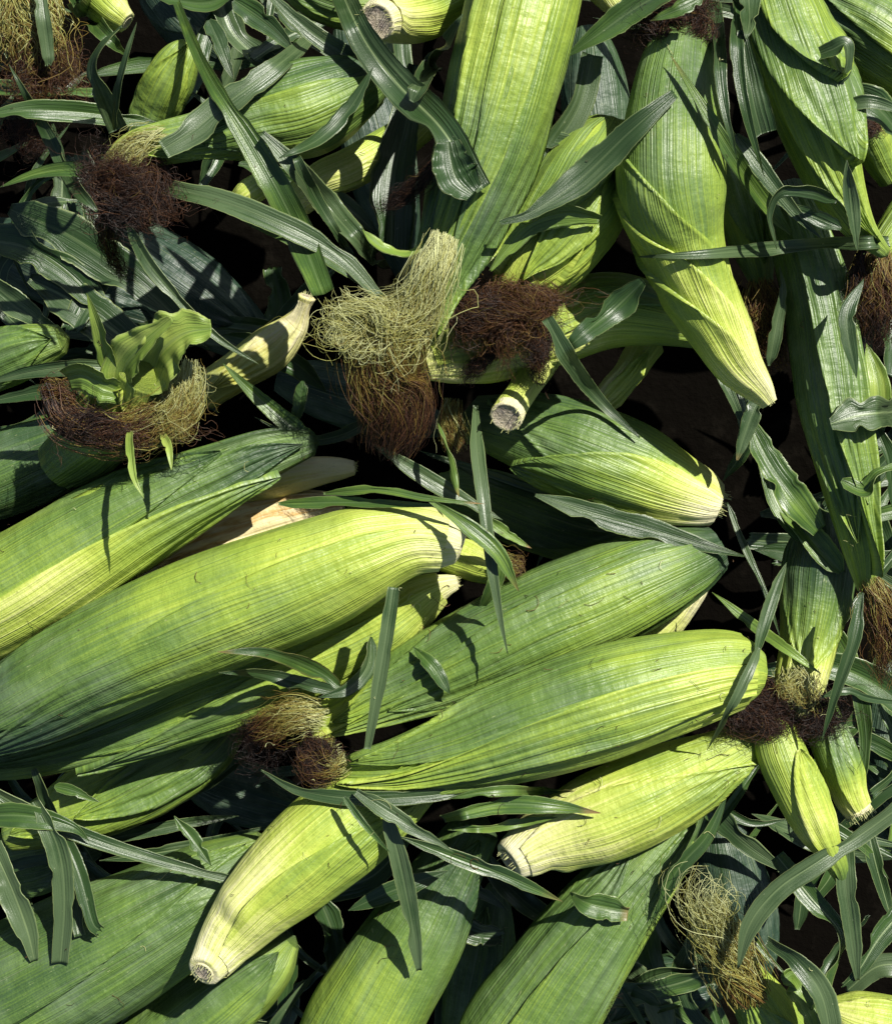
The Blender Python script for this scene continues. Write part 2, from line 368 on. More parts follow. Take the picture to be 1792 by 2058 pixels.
        if frayed:
            lines, tns = [], []
            for _ in range(frayed):
                a = random.uniform(0, 6.28); e = r0 * random.uniform(.82, 1.02)
                p0 = C[0] + e * (math.cos(a) * sd[0] + squash * math.sin(a) * up[0]); dv = -T[0] + .16 * rng.normal(size=3)
                lines.append(np.array([p0 + dv * (x * r0 * random.uniform(.3, .75)) for x in np.linspace(0, 1, 5)])); tns.append(np.full(5, random.uniform(0, .12)))
            V, F, A = strands(lines, .00032, tns); o = mesh('fibre_fringe', V, F, M_SILK, {'tone': A}); o.parent = st
    root['_ref'] = ref; EARS.append((root, ref, C))
    return root
def adopt(root, o): o.parent = root; o.location = -root.location; return o

# ------------------------------------------------------------------ leaf blades
def blade(pts, hw, z=None, lift=.25, tip='end', tone=.8, roll=(0, 0), fold=.34, ripple=.05, dry=.0, rib=.28, seed=None, name='corn_leaf',
          parent=None, dryedge=0.0, sag=0.0, prof=None):
    """pts rows u, v ; z None = draped over what lies below, else list of cm"""
    n = 60; mj = 12; hw = hw * (.78 if hw > 18 and parent is None else 1); seed = seed if seed is not None else random.uniform(0, 900)
    pz = [0] * len(pts) if z is None else list(np.interp(np.linspace(0, 1, len(pts)), np.linspace(0, 1, len(z)), z))
    a = spline([(p[0], p[1], q) for p, q in zip(pts, pz)], n)
    if z is None:
        zz = np.full(n, 11.0)
        for it in range(2):
            h = np.array([field(*P(r[0], r[1], q)[:2], rad=hw * S * .55) * 100 + lift for r, q in zip(a, zz)])
            q = h.copy()
            for _ in range(140):
                q[1:-1] = np.maximum(h[1:-1], .5 * (q[:-2] + q[2:]) - sag)
            zz = q
        zz = np.convolve(np.concatenate([[zz[0]] * 3, zz, [zz[-1]] * 3]), np.ones(7) / 7, 'valid'); a[:, 2] = zz
    C = np.array([P(r[0], r[1], r[2]) for r in a]); k = (CAM_H - a[:, 2] * .01) / CAM_H
    T, sd, up = frames(C); al = np.concatenate([[0], np.cumsum(np.linalg.norm(np.diff(C, axis=0), axis=1))])
    rl = np.interp(np.linspace(0, 1, n), np.linspace(0, 1, len(roll)), roll); V, F, U, A, AC, DR = [], [], [], [], [], []
    def pf(x):
        if prof is not None: return float(np.interp(x, np.linspace(0, 1, len(prof)), prof))
        if tip == 'end': return (.62 + .38 * min(1, x * 3.5)) * (1 - x ** 2.2) ** .9
        if tip == 'both': return (1 - abs(2 * x - 1) ** 2.2)
        if tip == 'cut': return .75 + .25 * math.sin(x * 3.1)
    for lay in (0, 1):
        for i in range(n):
            x = i / (n - 1); xx = (1 - x) if tip == 'start' else x
            g = pf(xx) if tip != 'start' else (.62 + .38 * min(1, xx * 3.5)) * (1 - xx ** 2.2) ** .9
            g = max(g, .03) * (min(1, .35 + x * 8) if tip in ('end',) and prof is None else 1)
            r_ = R(rl[i] + 34 * nz(x * 2.2, seed)); cs, sn = math.cos(r_), math.sin(r_); s1 = cs * sd[i] + sn * up[i]; u1 = -sn * sd[i] + cs * up[i]
            wid = hw * S * k[i] * g
            tl = max(0, nz(x * 6, seed + 50) - .28) * 1.3; tr_ = max(0, nz(x * 6, seed + 90) - .28) * 1.3
            for j in range(mj + 1):
                y = j / mj * 2 - 1
                hgt = fold * abs(y) ** 1.3 * wid - .12 * fold * wid
                hgt += ripple * wid * y * y * (math.sin(x * 26 + seed + (2.1 if y > 0 else 0)) + .7 * nz(x * 9, y, seed) * 2)
                wj = wid * (1 + .16 * nz(x * 3.1, seed + 9 * (y > 0)) + .05 * nz(x * 14, 5 * y, seed) * abs(y) ** 3 + (.05 * nz(x * 60, y, seed + 3) if abs(y) == 1 else 0))
                wj *= 1 - (tl if y < -.4 else tr_ if y > .4 else 0)
                ex = 0
                if tip == 'cut' and i in (0, n - 1): ex = .004 * nz(y * 4, i, seed) * (1 if i else -1)
                p = C[i] + s1 * (y * wj) + u1 * (hgt - (.00035 if lay else 0)) + T[i] * ex
                V.append(p); U.append((y * hw * S * 100 + seed, al[i] * 100)); A.append(tone); AC.append(abs(y))
                dd = max(0, (xx - .86) / .14) * dry * 1.6 + dryedge * max(0, abs(y) - .8) * 5
                DR.append(min(1, dd))
    w1 = mj + 1; NL = n * w1
    for i in range(n - 1):
        for j in range(mj):
            q = (i * w1 + j, i * w1 + j + 1, (i + 1) * w1 + j + 1, (i + 1) * w1 + j); F.append(q); F.append(tuple(NL + x for x in q[::-1]))
        for j in (0, mj):
            F.append((i * w1 + j, (i + 1) * w1 + j, NL + (i + 1) * w1 + j, NL + i * w1 + j))
    for i in (0, n - 1):
        for j in range(mj): F.append((i * w1 + j, i * w1 + j + 1, NL + i * w1 + j + 1, NL + i * w1 + j))
    V = np.array(V); 
    o = mesh(name, V, F, M_LEAF, {'tone': A, 'across': AC, 'dry': DR, 'rib': np.full(len(V), rib)}, U, parent)
    if z is None or True: raise_field(V, 0)
    if parent is None:            # origin at the blade's own middle
        c = Vector(C[n // 2]); 
        co = np.empty(len(V) * 3, np.float32); o.data.vertices.foreach_get('co', co); co = co.reshape(-1, 3) - np.array(c, np.float32)
        o.data.vertices.foreach_set('co', co.ravel()); o.location = c; o.data.update()
    return o
def leaf(label, pts, hw, group=None, **kw):
    o = blade(pts, hw, **kw); tagit(o, label, 'leaf', group); return o

# ------------------------------------------------------------------ the setting
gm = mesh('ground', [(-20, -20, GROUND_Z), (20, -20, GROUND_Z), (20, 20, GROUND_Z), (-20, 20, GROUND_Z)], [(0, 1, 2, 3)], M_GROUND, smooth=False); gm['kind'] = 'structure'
# ================================================================== EARS, lowest first
LOW = 'ears half buried at the bottom of the heap'
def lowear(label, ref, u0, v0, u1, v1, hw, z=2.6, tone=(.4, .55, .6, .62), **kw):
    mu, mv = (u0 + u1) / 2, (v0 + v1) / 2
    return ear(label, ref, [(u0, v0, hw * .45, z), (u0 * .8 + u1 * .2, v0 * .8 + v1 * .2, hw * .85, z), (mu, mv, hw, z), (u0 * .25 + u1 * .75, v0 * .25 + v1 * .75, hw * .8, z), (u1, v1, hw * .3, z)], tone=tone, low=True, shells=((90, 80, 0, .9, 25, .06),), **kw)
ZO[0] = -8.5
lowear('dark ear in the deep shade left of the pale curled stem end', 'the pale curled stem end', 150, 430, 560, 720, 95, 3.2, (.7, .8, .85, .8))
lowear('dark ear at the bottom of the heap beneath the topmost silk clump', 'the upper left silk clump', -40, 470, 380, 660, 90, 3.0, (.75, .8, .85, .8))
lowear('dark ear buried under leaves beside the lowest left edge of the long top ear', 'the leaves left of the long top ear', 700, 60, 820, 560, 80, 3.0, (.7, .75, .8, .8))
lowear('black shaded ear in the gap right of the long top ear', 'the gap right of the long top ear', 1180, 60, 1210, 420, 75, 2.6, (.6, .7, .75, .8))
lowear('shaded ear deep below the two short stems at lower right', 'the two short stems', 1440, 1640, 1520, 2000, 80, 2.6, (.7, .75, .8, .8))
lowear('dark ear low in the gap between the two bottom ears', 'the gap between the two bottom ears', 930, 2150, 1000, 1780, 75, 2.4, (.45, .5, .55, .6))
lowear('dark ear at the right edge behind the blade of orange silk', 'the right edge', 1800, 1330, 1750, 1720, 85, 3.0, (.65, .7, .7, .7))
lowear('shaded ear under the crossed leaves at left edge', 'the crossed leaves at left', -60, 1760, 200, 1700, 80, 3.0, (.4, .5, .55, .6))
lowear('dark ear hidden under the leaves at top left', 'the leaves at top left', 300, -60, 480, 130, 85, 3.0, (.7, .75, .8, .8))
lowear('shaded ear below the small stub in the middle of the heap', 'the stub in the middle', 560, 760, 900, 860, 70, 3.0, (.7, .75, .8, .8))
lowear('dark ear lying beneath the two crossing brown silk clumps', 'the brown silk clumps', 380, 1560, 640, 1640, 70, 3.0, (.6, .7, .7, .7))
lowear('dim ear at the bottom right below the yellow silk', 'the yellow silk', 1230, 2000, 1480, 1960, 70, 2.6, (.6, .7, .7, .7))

ZO[0] = 0.0
e_topright = ear('large smooth pale green ear filling the top right corner', 'the top right corner ear',
    [(1960, 190, 40, 7), (1850, 130, 88, 7.5), (1740, 60, 92, 7.5), (1640, 5, 75, 7), (1560, -50, 50, 6)], tone=(.2, .28, .5, .55), shells=((110, 75, 0, .9, 10, .08), (50, 70, 0, .95, 20, .02)))
ear('green striped ear partly out of frame at the top edge', 'the top edge ears', [(760, 10, 40, 6), (700, 5, 60, 6), (620, -25, 55, 6), (560, -60, 25, 6)], tone=(.35, .45, .5, .6), shells=((90, 60, 0, .9, 20, .05),))
ear('small bright yellow green ear end cut off by the top edge left', 'the top left ears', [(255, 45, 26, 9), (225, 20, 42, 9), (190, -20, 55, 8), (160, -70, 50, 7)], tone=(.12, .3, .4, .5), cut=.6, fold=1)
ear('small pale stem end poking in at the top edge right of the long ear', 'the top edge', [(1248, 22, 24, 10), (1235, 2, 34, 10), (1210, -40, 50, 9), (1190, -90, 50, 9)], tone=(.03, .2, .4, .5), cut=.7)
ear('dull husked ear with rounded end standing alone among dark leaves at upper left', 'the rounded small ear',
    [(285, 280, 35, 6.5), (310, 225, 50, 7), (340, 165, 55, 8), (365, 115, 42, 8.5), (378, 90, 22, 8.5)], tone=(.6, .5, .42, .42), shells=((75, 70, 0, .95, 0, -.05),))
ZO[0] = 3
e_ul = ear('broad green ear at upper left with pale silk at its open end', 'the upper left ear',
    [(760, 150, 40, 9), (700, 178, 72, 9.5), (610, 215, 98, 10), (510, 240, 82, 10.5), (420, 268, 56, 11), (340, 285, 48, 11.5), (275, 300, 40, 11.5), (225, 325, 22, 11)],
    tone=(.5, .45, .42, .5, .45, .2), shells=((60, 75, 0, .62, 25, .12), (120, 80, 0, .72, -10, .16), (150, 60, .1, .85, -30, .0)), fold=1)
ZO[0] = 0.0
ZO[0] = 1
e_top = ear('thick ear stub at top with round grey cut face towards viewer', 'the grey cut stub at top',
    [(757, 44, 42, 14.2), (778, 38, 56, 12.6), (835, 20, 70, 10.6), (920, -20, 66, 9.5), (1010, -70, 50, 9)], tone=(.02, .22, .42, .5), cut=1.0, frayed=30, shells=((70, 80, .1, .9, 10, .05),))
ZO[0] = 0.0
ZO[0] = -1
ear('bright yellow green ear end peeping between leaves left of the long top ear', 'the bright patch ear',
    [(600, 400, 40, 9.5), (650, 362, 42, 10.2), (705, 338, 46, 10.2), (790, 290, 45, 9), (860, 240, 40, 7)], tone=(.2, .22, .3, .4))
ZO[0] = 0.0
ear('small torn husk end with ragged white edge beside the dark crossing leaf', 'the torn husk end',
    [(550, 358, 26, 15), (528, 370, 30, 15.2), (500, 388, 30, 15.2), (478, 405, 20, 15), (462, 425, 7, 14.6)], tone=(.05, .2, .2, .3), fold=2, cut=.8, frayed=40)
ZO[0] = -3
ear('pale cream ear with curled shrivelled stem pointing up in the left shade', 'the pale curled stem end',
    [(616, 596, 20, 8.5), (608, 620, 15, 8.2), (590, 655, 32, 7.5), (545, 700, 50, 7), (480, 745, 46, 6.5), (410, 790, 40, 6)], tone=(.05, .12, .16, .2, .4), dry=.3, cut=.7, frayed=20, fold=1.8,
    shells=((90, 50, .1, .9, 10, -.05),))
ZO[0] = 0.0
ZO[0] = 2
ear('pale green ear with flat wide husk lying under the dark brown silk clump', 'the ear under the brown silk',
    [(855, 735, 34, 9.2), (900, 722, 54, 9), (990, 708, 64, 8.4), (1100, 670, 76, 7.6), (1210, 632, 80, 7.2), (1310, 640, 62, 7), (1400, 665, 40, 6.5)], tone=(.12, .2, .24, .22, .36, .48),
    shells=((80, 70, 0, .75, 10, -.05), (120, 60, .2, 1, 20, .12)), fold=1.2)
ZO[0] = 0.0
e_dark = ear('dark green ear with sunlit cream butt at centre right', 'the dark ear at centre right',
    [(1442, 1012, 40, 8), (1415, 1003, 56, 8), (1340, 975, 84, 8), (1250, 938, 102, 8), (1150, 902, 104, 7.8), (1050, 868, 84, 7.4), (950, 845, 55, 7)], tone=(.02, .18, .42, .5, .55, .6), cut=.75, frayed=60,
    shells=((70, 95, .0, .95, -20, .06), (130, 70, .0, .8, 15, -.03)))
ZO[0] = -3
ear('shaded ear beneath the crossing thin leaves below the centre', 'the shaded middle ear',
    [(880, 985, 40, 4), (960, 1000, 66, 4.4), (1070, 1040, 76, 4.6), (1180, 1075, 72, 4.6), (1290, 1090, 45, 4.2)], tone=(.4, .5, .55, .6), shells=((90, 80, 0, .9, 25, .1),))
ZO[0] = 0.0
ZO[0] = -1
ear('small pale husk end in the dark gap above the dark centre right ear', 'the small pale husk end',
    [(1190, 828, 20, 8.6), (1225, 790, 32, 8.2), (1262, 748, 33, 7.8), (1300, 690, 40, 7)], tone=(.05, .14, .2, .3), fold=2.2, cut=.9, frayed=15, shells=((60, 50, 0, .8, 20, .1),))
ZO[0] = 0.0
ZO[0] = 1.5
ear('stubby shank with grey pith face hanging below the brown silk', 'the grey faced stub',
    [(1018, 836, 37, 11.6), (1028, 818, 35, 10.8), (1050, 785, 33, 9.8), (1085, 725, 42, 8.4), (1110, 670, 50, 7.4)], tone=(.1, .2, .24, .3), cut=1.0, frayed=16, fold=1.0)
ZO[0] = 0.0
ZO[0] = 1.8
e_mid10 = ear('wide husked ear with dark brown silk clump at its lower end', 'the ear with brown silk',
    [(1230, 270, 55, 9), (1200, 330, 96, 9.6), (1158, 410, 112, 10.4), (1100, 495, 98, 10.8), (1050, 550, 70, 11), (1015, 600, 36, 11)], tone=(.3, .3, .36, .3, .28, .25),
    shells=((140, 55, 0, .97, 40, .0, .2), (55, 60, .0, .93, -18, .10, .45), (100, 40, .1, .9, 0, .05)), fold=1.2)
ZO[0] = 0.0
e_left = ear('huge pale streaked ear crossing from the left edge towards the centre', 'the big upper left crossing ear',
    [(-140, 1275, 95, 10), (-50, 1228, 118, 10.6), (60, 1165, 120, 11), (190, 1085, 110, 11.2), (320, 1012, 94, 11.2), (440, 955, 72, 11), (540, 912, 56, 10.6), (625, 888, 32, 10)],
    tone=(.27, .27, .28, .33, .44, .56, .66), shells=((60, 90, 0, .97, 25, .06), (140, 70, 0, .8, -25, .12), (20, 60, 0, .9, 20, -.04)), fold=.8)
ZO[0] = -2
ear('mid green ear in the shade at left with a torn cream husk edge', 'the shaded left ear',
    [(-120, 990, 60, 8), (-20, 965, 88, 8), (90, 920, 92, 8), (190, 880, 78, 8), (290, 850, 50, 8)], tone=(.5, .6, .62, .6), shells=((70, 80, 0, .9, 20, .06), (130, 80, 0, .35, 0, -.35, .3)))
ZO[0] = 0.0
ear('blunt ear end with ragged tip at the left edge', 'the blunt left edge ear',
    [(-110, 780, 45, 7), (-20, 735, 62, 7), (60, 702, 58, 7.2), (125, 682, 32, 7.4)], tone=(.5, .5, .48, .4), fold=1.4, shells=((90, 80, 0, .97, 0, .1),))
ZO[0] = -1.5
ear('narrow cream ear butt with dirty stem between the two silk ears', 'the narrow cream butt',
    [(712, 940, 16, 9), (680, 942, 26, 9), (630, 948, 34, 8.8), (560, 962, 42, 8.4), (480, 990, 36, 7.6)], tone=(.02, .05, .15, .25), cut=.8, dry=.35, frayed=25, fold=1.5)
ZO[0] = 0.0
ZO[0] = -1
ear('dried yellow and orange husk wedged between the two big left ears', 'the dried yellow husk',
    [(690, 1020, 30, 7), (620, 1035, 56, 7), (520, 1062, 70, 7), (400, 1105, 66, 7), (280, 1150, 34, 7)], tone=(.0, .05, .08, .1), dry=.9, shells=((70, 60, 0, .9, 20, -.05),), fold=1.2)
ZO[0] = 0.0
e_16 = ear('long green ear with knobby pale butt tucked under the broad left ear', 'the knobby butt ear',
    [(918, 1170, 16, 8.6), (890, 1178, 28, 8.5), (850, 1198, 46, 8.2), (800, 1232, 62, 8), (720, 1278, 74, 7.6), (600, 1330, 84, 7.4), (450, 1390, 84, 7.2), (300, 1452, 66, 7.2), (160, 1502, 46, 7.4), (40, 1535, 34, 7.4), (-60, 1550, 20, 7.2)],
    tone=(.05, .16, .25, .3, .38, .45, .5, .52, .6), cut=.8, frayed=25, fold=.9, shells=((60, 85, .15, 1, 10, .05), (120, 60, .1, .8, 30, .08)),
    dents=((.07, 1.5, .03, .5, .22), (.115, 1.2, .025, .8, -.16), (.15, 2.2, .03, .5, .10)))
e_15 = ear('broad green ear at left centre with sunlit cream cut butt', 'the broad left ear',
    [(925, 1096, 42, 12), (895, 1088, 60, 12), (830, 1082, 74, 12.2), (740, 1106, 98, 12.4), (620, 1155, 120, 12.4), (480, 1208, 126, 12.3), (330, 1268, 126, 12), (190, 1332, 120, 11.8), (70, 1395, 108, 11.5), (-30, 1448, 80, 11.2), (-110, 1490, 40, 11)],
    tone=(.02, .15, .24, .28, .34, .42, .52, .62, .66), shells=((60, 100, .03, .98, 20, .03), (120, 60, .3, 1, 20, .08)), fold=.55, cut=.8, dents=((.12, 1.8, .04, 1.4, -.07), (.17, 1.2, .03, 1.2, .05)))
ZO[0] = -2
e_17 = ear('low green ear at lower left with a lens shaped outer husk leaf', 'the low lens leaf ear',
    [(470, 1450, 40, 3.8), (410, 1500, 72, 4.2), (310, 1555, 88, 4.4), (200, 1610, 84, 4.4), (100, 1650, 60, 4), (20, 1680, 34, 3.6)], tone=(.5, .42, .38, .36, .4), shells=((95, 38, .0, .66, -4, .14, .35), (60, 90, 0, .95, 20, .0)))
ZO[0] = 0.0
e_18 = ear('speckled grey green ear in the middle of the heap with yellow brown silk at left', 'the speckled middle ear',
    [(1440, 1100, 45, 8), (1390, 1122, 74, 8.2), (1310, 1155, 98, 8.5), (1210, 1200, 110, 8.8), (1100, 1245, 112, 9), (980, 1298, 108, 9), (870, 1350, 92, 9), (770, 1395, 70, 9), (690, 1432, 50, 9), (625, 1455, 30, 9)],
    tone=(.7, .5, .42, .48, .5, .52, .5, .4, .3), shells=((60, 80, .0, .95, 35, .06), (130, 75, 0, .82, -20, .03), (100, 45, .3, 1, 20, .0)), fold=1.0)
ZO[0] = -2
ear('shaded pale shank stub in the dark gap right of the speckled ear', 'the shaded pale shank',
    [(1408, 1160, 30, 7), (1385, 1185, 38, 7), (1345, 1235, 44, 6.6), (1290, 1290, 56, 6.2), (1220, 1350, 56, 6)], tone=(.04, .1, .2, .2, .3), cut=.9, fold=1.6, frayed=20)
ZO[0] = 0.0
ear('small silk tipped ear end under the thin crossing blades', 'the small silk tip',
    [(850, 1090, 50, 7.2), (930, 1120, 46, 7.8), (985, 1140, 36, 8.6), (1030, 1142, 22, 8.8)], tone=(.3, .3, .25, .2), fold=2)
e_19 = ear('long smooth ear right of centre tapering left to a brown silk tuft', 'the long smooth ear',
    [(1512, 1352, 56, 11), (1490, 1350, 74, 11.2), (1430, 1356, 92, 11.5), (1310, 1386, 110, 11.8), (1180, 1424, 116, 12), (1050, 1465, 106, 12), (920, 1508, 88, 11.8), (810, 1538, 66, 11.6), (730, 1548, 46, 11.4), (690, 1550, 28, 11.2)],
    tone=(.3, .28, .36, .46, .5, .46, .42, .38), shells=((70, 90, .0, .9, 30, .06), (140, 60, .15, 1, -30, -.04), (30, 55, .2, .97, 35, .04), (95, 25, .35, 1, 10, -.05, .2)), fold=1.2)
e_20 = ear('yellow green ear with cream cut butt facing lower left at right of centre', 'the yellow green cut ear',
    [(1024, 1730, 44, 9.6), (1048, 1713, 55, 9.3), (1100, 1682, 74, 9), (1190, 1645, 96, 9), (1290, 1602, 98, 9), (1390, 1555, 84, 9), (1460, 1518, 62, 9), (1530, 1480, 45, 8.5), (1600, 1445, 30, 8)],
    tone=(.0, .1, .18, .24, .3, .34, .42), cut=.66, frayed=20, shells=((50, 85, .03, .8, 10, .02),), fold=.5, dents=((.14, -.1, .04, .5, .14), (.10, .1, .03, .6, -.12)))
e_22 = ear('very large smooth green ear filling the bottom left corner', 'the bottom left ear',
    [(-180, 2120, 110, 6), (-60, 2050, 150, 6.4), (80, 1980, 152, 6.8), (220, 1905, 145, 7), (350, 1832, 125, 7), (450, 1770, 96, 6.8), (540, 1710, 50, 6.4)],
    tone=(.5, .5, .52, .5, .5, .42), shells=((60, 85, 0, .92, 10, .05), (135, 55, 0, .97, -5, .06)), fold=.6)
ear('rounded green ear end under the frayed stem at the bottom left', 'the rounded ear at bottom left',
    [(250, 2160, 80, 4), (360, 2075, 95, 4.2), (460, 2000, 92, 4.4), (540, 1935, 66, 4.6), (585, 1890, 24, 4.6)], tone=(.5, .45, .4, .5), shells=((90, 90, 0, .95, 10, .1),))
e_24 = ear('straight striped ear running off the bottom edge near the middle', 'the bottom middle ear',
    [(640, 2230, 90, 6), (700, 2110, 118, 6), (765, 1990, 120, 6.2), (835, 1870, 108, 6.2), (900, 1760, 80, 6), (960, 1660, 55, 6)], tone=(.3, .32, .36, .45, .6, .6), shells=((80, 100, 0, .98, 0, .05),), fold=.5)
e_25 = ear('large grey green ear running off the bottom edge right of the middle', 'the bottom right middle ear',
    [(960, 2220, 100, 6), (1040, 2090, 130, 6.2), (1120, 1970, 122, 6.4), (1200, 1860, 106, 6.4), (1280, 1755, 82, 6.2), (1350, 1665, 58, 6), (1400, 1600, 30, 5.6)], tone=(.38, .44, .46, .5, .5, .5), shells=((110, 60, 0, .8, 25, .08), (40, 55, 0, .9, -8, -.04), (80, 40, .1, .95, -5, .05)), fold=1.0)
e_21 = ear('plump bright yellow green ear with frayed stem pointing lower left', 'the plump bright ear',
    [(410, 1952, 40, 12.8), (428, 1926, 50, 12.1), (462, 1878, 66, 11.5), (520, 1808, 88, 11.4), (595, 1738, 108, 11.2), (672, 1672, 114, 11), (750, 1610, 100, 10.4), (820, 1556, 76, 9.6), (880, 1510, 50, 8.8)],
    tone=(.02, .12, .18, .24, .3, .34, .38, .5), cut=.62, frayed=26, shells=((25, 80, .05, .95, 5, .03),), fold=.45,
    dents=((.19, 2.0, .03, .6, -.10), (.24, 2.0, .03, .7, .08)))
e_28 = ear('shaded ear below the long right ear with a dark silk ring at its lower end', 'the shaded silk ring ear',
    [(1660, 1040, 50, 7.6), (1648, 1120, 78, 8), (1636, 1220, 76, 8.4), (1622, 1310, 62, 9), (1605, 1380, 54, 9.6), (1592, 1430, 46, 10)], tone=(.6, .6, .5, .35, .15, .1), shells=((80, 80, 0, .85, 0, .08),), fold=1.4)
ear('slim yellow green shank with split tip hanging below the dark silk ring', 'the slim split shank',
    [(1690, 1775, 9, 10.2), (1680, 1742, 22, 10.6), (1665, 1712, 27, 10.8), (1641, 1668, 43, 10.8), (1603, 1592, 53, 10.6), (1570, 1515, 56, 10.2), (1550, 1450, 45, 9.6)], tone=(.5, .3, .14, .2, .28, .3, .35), fold=.35, cut=.9, frayed=30,
    shells=((50, 75, 0, .8, 15, .03),))
ear('short green shank with ragged white fibres beside the slim split one', 'the short ragged shank',
    [(1722, 1628, 32, 9.4), (1708, 1600, 38, 9.4), (1688, 1545, 45, 9.3), (1665, 1485, 46, 9), (1645, 1420, 40, 8.6)], tone=(.02, .16, .4, .42, .5), cut=.95, frayed=90, fold=1.2, shells=((70, 50, .12, 1, 0, .14),))
e_29 = ear('green husked ear at the bottom right with long loose yellow silk', 'the yellow silk ear',
    [(1640, 2180, 60, 5), (1580, 2100, 82, 5.4), (1535, 2030, 66, 6), (1495, 1965, 44, 6.8), (1465, 1915, 24, 7.4)], tone=(.5, .42, .35, .3), fold=1.6, shells=((90, 60, 0, .8, 20, .08),))
ear('bright yellow striped ear at the bottom right corner', 'the bottom right corner ear',
    [(1660, 2030, 30, 8), (1710, 2050, 66, 8), (1800, 2075, 80, 8), (1900, 2100, 60, 8)], tone=(.15, .2, .25, .3), fold=.9, shells=((80, 80, .05, .95, 0, .02),))
e_3b = ear('long ribbed ear running down the right side to a withered tip', 'the long ribbed right ear',
    [(1570, 380, 40, 9), (1602, 470, 60, 9.6), (1636, 590, 68, 10), (1656, 720, 70, 10.4), (1676, 850, 70, 10.8), (1700, 960, 62, 11), (1718, 1050, 48, 11.2), (1732, 1120, 38, 11.2), (1738, 1185, 16, 11)],
    tone=(.5, .52, .55, .55, .5, .48, .4, .3), shells=((60, 85, 0, .88, 10, .05), (120, 50, 0, .8, -20, .12), (95, 35, .1, .96, 10, .0, .3)), fold=2.0)
ZO[0] = -1
ear('small dark ear behind the big twisted ear with rusty silk below it', 'the rusty silk ear',
    [(1440, 270, 30, 7), (1465, 340, 52, 7.4), (1492, 430, 56, 7.8), (1515, 510, 44, 8), (1530, 570, 24, 8.2)], tone=(.42, .36, .4, .5), fold=1.2, shells=((90, 60, 0, .9, 10, .1),))
ZO[0] = 0.0
ZO[0] = 3
e_3a = ear('long ear at upper right sheathed by a folded husk flap', 'the sheathed upper right ear',
    [(1530, -90, 50, 9), (1552, -10, 72, 9.8), (1582, 90, 84, 10.4), (1620, 200, 88, 10.8), (1655, 300, 76, 11), (1690, 390, 56, 11), (1730, 460, 34, 11), (1778, 510, 14, 11)],
    tone=(.42, .42, .42, .4, .35, .4), shells=((70, 60, 0, .96, 20, .02), (100, 75, 0, .72, 10, .10, .35), (120, 70, 0, .48, -5, .02, .35)), fold=.9)
ZO[0] = 0.0
ZO[0] = 2.5
e_2 = ear('big bulging ear with twisted husk and pointed stem aimed lower right', 'the big twisted ear',
    [(1548, 810, 8, 12), (1530, 785, 20, 12), (1485, 732, 44, 12), (1448, 664, 58, 12.1), (1408, 582, 74, 12.2), (1376, 492, 88, 12.4), (1354, 402, 116, 12.9), (1350, 300, 116, 12.8), (1354, 180, 96, 12), (1366, 90, 74, 11.4), (1380, 10, 48, 10.6)],
    tone=(.02, .12, .20, .26, .34, .40, .44, .48, .5, .55), cut=.9, frayed=14, fold=.8,
    shells=((110, 125, 0, .68, 85, .03, .14), (135, 112, 0, .60, 80, -.03, .16), (150, 100, 0, .50, 90, .05, .2)))
ZO[0] = 0.0
ZO[0] = 3
e_1 = ear('long streaked ear coming down from the top edge to a mass of loose silk', 'the long top ear',
    [(1095, -220, 80, 11), (1075, -120, 108, 11.4), (1050, 0, 120, 11.8), (1015, 140, 118, 12), (978, 280, 104, 12), (940, 390, 86, 12), (905, 480, 66, 11.8), (878, 550, 50, 11.6), (862, 600, 34, 11.4), (842, 655, 28, 11.2), (828, 690, 14, 11)],
    tone=(.30, .30, .31, .34, .44, .48, .46, .34), shells=((90, 110, 0, .86, 0, .04), (20, 70, 0, .95, 35, .10), (150, 70, .1, .96, -20, .08, .3), (80, 35, .45, .99, 10, .02, .3)), fold=.9)
ZO[0] = 0.0
ZO[0] = 1.5
e_31 = ear('ear pointing at the viewer with crumpled husk cup ringed by reddish silk', 'the crumpled husk ear',
    [(120, 940, 55, 8), (180, 890, 78, 9), (240, 830, 88, 10.6), (280, 780, 80, 12.4), (295, 740, 64, 14)], tone=(.5, .5, .4, .3, .25), fold=1.6, shells=((90, 90, 0, .95, 10, .0),))
ZO[0] = 0.0

# ================================================================== SILK (parts of their ears)
ZO[0] = 3; silk_flow(e_ul, [(340, 275, 30, 12.4), (290, 290, 36, 12.6), (250, 320, 34, 12.6), (225, 350, 25, 12.4)], 260, (0, .35), 6, rng_t=(0, .4, .7, 1)); ZO[0] = 0.0
ZO[0] = 3; silk_ball(e_ul, (262, 392, 12.4), (68, 56), 1200, .74, 4.5, dirbias=(.5, -.2, 0)); ZO[0] = 0.0
ZO[0] = 3; silk_ball(e_ul, (195, 370, 12), (36, 60), 260, .85, 4, dirbias=(0, -.6, 0)); ZO[0] = 0.0
ZO[0] = 3; silk_flow(e_ul, [(215, 430, 34, 11.5), (215, 480, 26, 10), (235, 530, 16, 8), (270, 570, 8, 6.6)], 90, (.75, .9), 9); ZO[0] = 0.0
ZO[0] = 3; silk_flow(e_1, [(895, 470, 30, 14.4), (868, 540, 38, 14.4), (840, 610, 50, 13.6), (805, 660, 66, 13)], 2000, (.02, .24), 7, fq=.5, rng_t=(0, .3, .7, 1), rad=.0002); ZO[0] = 0.0
ZO[0] = 3; silk_flow(e_1, [(905, 285, 14, 14.6), (870, 335, 16, 14.4), (835, 375, 20, 13.4), (790, 405, 12, 12.6), (755, 425, 5, 12)], 130, (.85, .95), 9, fuzz=.3); ZO[0] = 0.0
